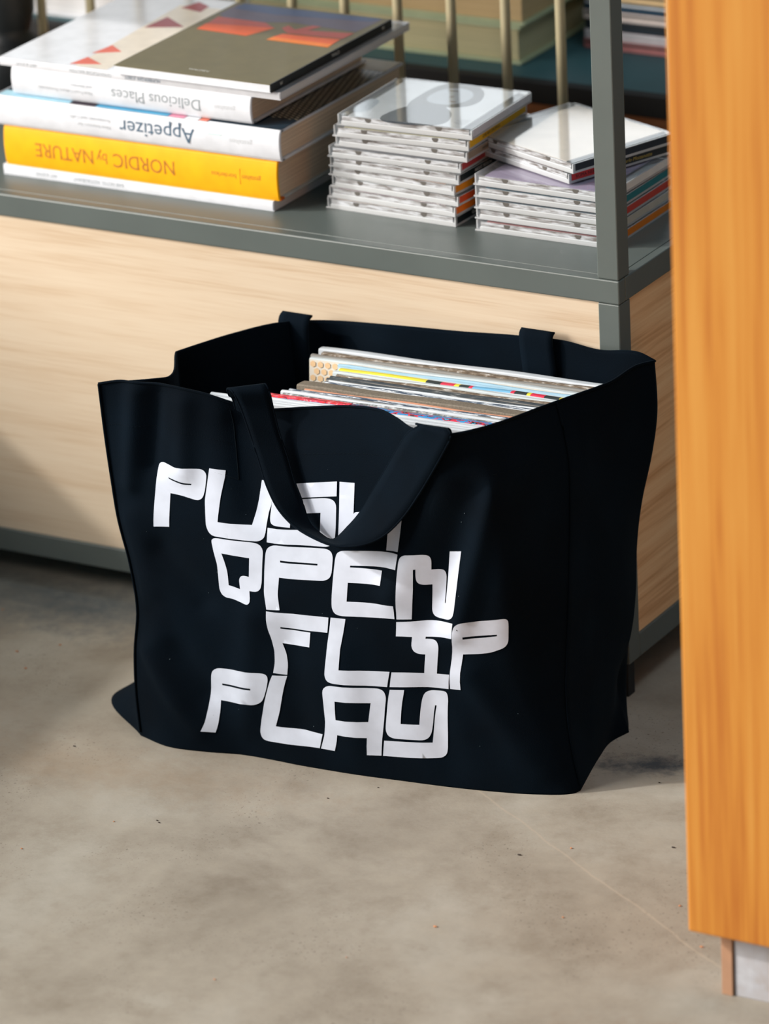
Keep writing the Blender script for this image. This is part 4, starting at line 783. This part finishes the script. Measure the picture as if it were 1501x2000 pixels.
for k, (x, y, r, sc_, ac, lab) in enumerate(S2):
    o = make_case(lab, sc_, ac, G2, (x, y, H + (4 - k) * 10.9), r)
ra = math.atan2(207.6 - 93.3, -47.5 + 93.4) - math.pi / 2
o = make_case('askew disc case with red and black spine, under the glossy top one', (22, 30, 38), (150, 120, 116), G2, (-91.5, 83, H + 54.9), ra)
B('spine_label_red', (0, .12, 3.2, 60, 2.3, 8.5), cp((214, 44, 44)), o, 0)
text('spine_lettering', 'ROMA NERA', 4.6, (.2, 8, 5.4), M['ink_black'], o, rot=(math.pi / 2, 0, math.pi / 2)); text('spine_lettering', 'Carlo Mezzanotte', 5.0, (.2, 64, 5.4), plain('gold_ink', srgb(200, 180, 90), .5), o, rot=(math.pi / 2, 0, math.pi / 2), shear=.3)
o = make_case('askew disc case with navy spine and glossy cover paled for the window reflection, topmost by the post', (22, 30, 44), (238, 226, 216), G2, (-86.5, 82, H + 65.4), ra + .02)  # booklet whitened so its colour carries part of the window reflection

# ---------------------------------------------------------------- things on the rear unit
def rbook(label, x, y, z, L_, D_, t, cm, pm, rot=0):
    o = thing('book', label, 'book', (x, y, z), rot, 'large books on the rear display shelf')
    bm = bmesh.new(); box(bm, -L_, 0, 0, D_, 0, 3, .8); box(bm, -L_, 0, 0, D_, t - 3, t, .8); bm_obj('cover', bm, cm, o)
    B('page_block', (-L_ + 5, -5, 5, D_ - 5, 3.1, t - 3.1), pm, o, .5); return o
rbook('big sage-green book lying at the bottom, seen behind the rods', -395, 552, H, 330, 250, 40, M['cover_sage'], M['pages_olive'])
rbook('thick tan-paged book lying on the sage-green one behind the rods', -392, 556, H + 40.4, 330, 250, 46, M['cover_sage'], paper_mat('tan_page_edges', srgb(214, 186, 140), srgb(190, 162, 118), 500))
rbook('blue-black book lying at the far end behind the rods, beside the green ones', -345, 700, H, 36, 190, 60, M['cover_blueblack'], M['pages_olive'])
wb = rbook('white book lying on the rear shelf, behind the upper left of the stack', -780, 530, H, 230, 280, 34, M['cover_white'], M['pages_white'])
rbook('second white book on the rear shelf, next to the green ones', -742, 600, H, 10, 200, 10, M['cover_white'], M['pages_white'], 0) if 0 else None
bm = bmesh.new()
prof = [(0, 0), (16, 0), (19, 3), (19, 9), (15, 13), (6, 15), (0, 15)]
def lathe(bm, prof, seg=24, c=(0, 0, 0)):
    rs = []
    for k in range(seg):
        a = 2 * math.pi * k / seg; rs.append([bm.verts.new(Vector((c[0] + r_ * math.cos(a), c[1] + r_ * math.sin(a), c[2] + z_)) * MM) for r_, z_ in prof])
    for k in range(seg):
        for i in range(len(prof) - 1):
            try: bm.faces.new((rs[k][i], rs[(k + 1) % seg][i], rs[(k + 1) % seg][i + 1], rs[k][i + 1]))
            except ValueError: pass
    bmesh.ops.remove_doubles(bm, verts=bm.verts, dist=1e-6); return bm
lid = bm_obj('tape_roll', lathe(bmesh.new(), prof), plain('black_plastic', (.01, .02, .022), .4), smooth=True); lid.location = Vector((-862, 630, H + 34.4)) * MM
tag(lid, 'small round black object lying on the white book behind the rods', 'roll')
vz = thing('vase', 'dark blurred waisted vase at the upper left corner, behind the book stack', 'vase', (-852, 298, H))
bm_obj('vase_body', lathe(bmesh.new(), [(0, 0), (34, 0), (38, 4), (39, 30), (37, 42), (30, 50), (23, 58), (25, 66), (29, 80), (31, 110), (29, 150), (22, 172), (18, 176), (16, 172), (0, 168)], 32), plain('black_glaze', (.004, .006, .008), .5), vz, smooth=True)
bm_obj('vase_rim', lathe(bmesh.new(), [(16, 172), (19, 172), (20, 175), (19, 178), (16, 178)], 32), plain('blue_black_rim', (.01, .02, .035), .4), vz, smooth=True)
G3 = 'disc cases stacked on the rear shelf'
tmpl = None
for k, (c, nm) in enumerate([((200, 130, 130), 'rose-edged'), ((230, 220, 226), 'white-edged'), ((30, 44, 56), 'navy-edged'), ((226, 212, 206), 'cream-edged'), ((24, 58, 80), 'blue-edged'), ((214, 184, 138), 'tan-edged'), ((34, 50, 44), 'green-black'), ((150, 140, 104), 'olive-edged'), ((40, 60, 64), 'teal-grey')]):
    o = thing('disc_case', nm + ' blurred disc case stacked on the rear shelf, seen behind the post', 'disc case', (-222 + (k % 3), 632, H + k * 10.5), 0, G3)
    B('case_body', (-142, 0, 0, 125, 0, 10.0), cp(c), o, .6); B('lid_seam', (-140, -2, -.6, .4, 6.6, 8.4), M['tray'] if k % 3 == 1 else M['ink_black'], o, 0)

# ---------------------------------------------------------------- crumbs on the floor
bm = bmesh.new()
spots = [(-640, -120), (-610, -150), (-590, -140), (-560, -170), (-660, -60), (-600, -200), (-300, -420), (-345, -500), (60, -480), (20, -560), (95, -300), (-560, -110), (150, -420), (-520, -380), (-60, -640), (230, -360), (280, -420)]
for x, y in spots:
    q = bmesh.ops.create_icosphere(bm, subdivisions=1, radius=random.uniform(.9, 1.9) * MM)
    sx_, sy_ = random.uniform(.7, 1.6), random.uniform(.6, 1.1)
    for v in q['verts']: v.co = Vector((v.co.x * sx_ + x * MM, v.co.y * sy_ + y * MM, v.co.z * .45 + .0006))
o = bm_obj('floor_crumbs', bm, plain('orange_crumb', srgb(206, 140, 96), .8)); o['kind'] = 'stuff'; tag(o, 'tiny orange-brown crumbs scattered over the concrete floor', 'crumbs')
bm = bmesh.new()
for x, y in [(-266, -402), (-262, -405), (105, -150), (118, -120), (175, -262), (-150, -300), (-120, -262), (60, -330), (-420, -300)]:
    q = bmesh.ops.create_icosphere(bm, subdivisions=1, radius=random.uniform(.8, 1.8) * MM)
    for v in q['verts']: v.co = Vector((v.co.x * 1.3 + x * MM, v.co.y * .7 + y * MM, v.co.z * .4 + .0005))
o = bm_obj('floor_grit', bm, plain('dark_grit', srgb(60, 50, 44), .8)); o['kind'] = 'stuff'; tag(o, 'small dark grit specks on the concrete in front of the bag', 'grit')
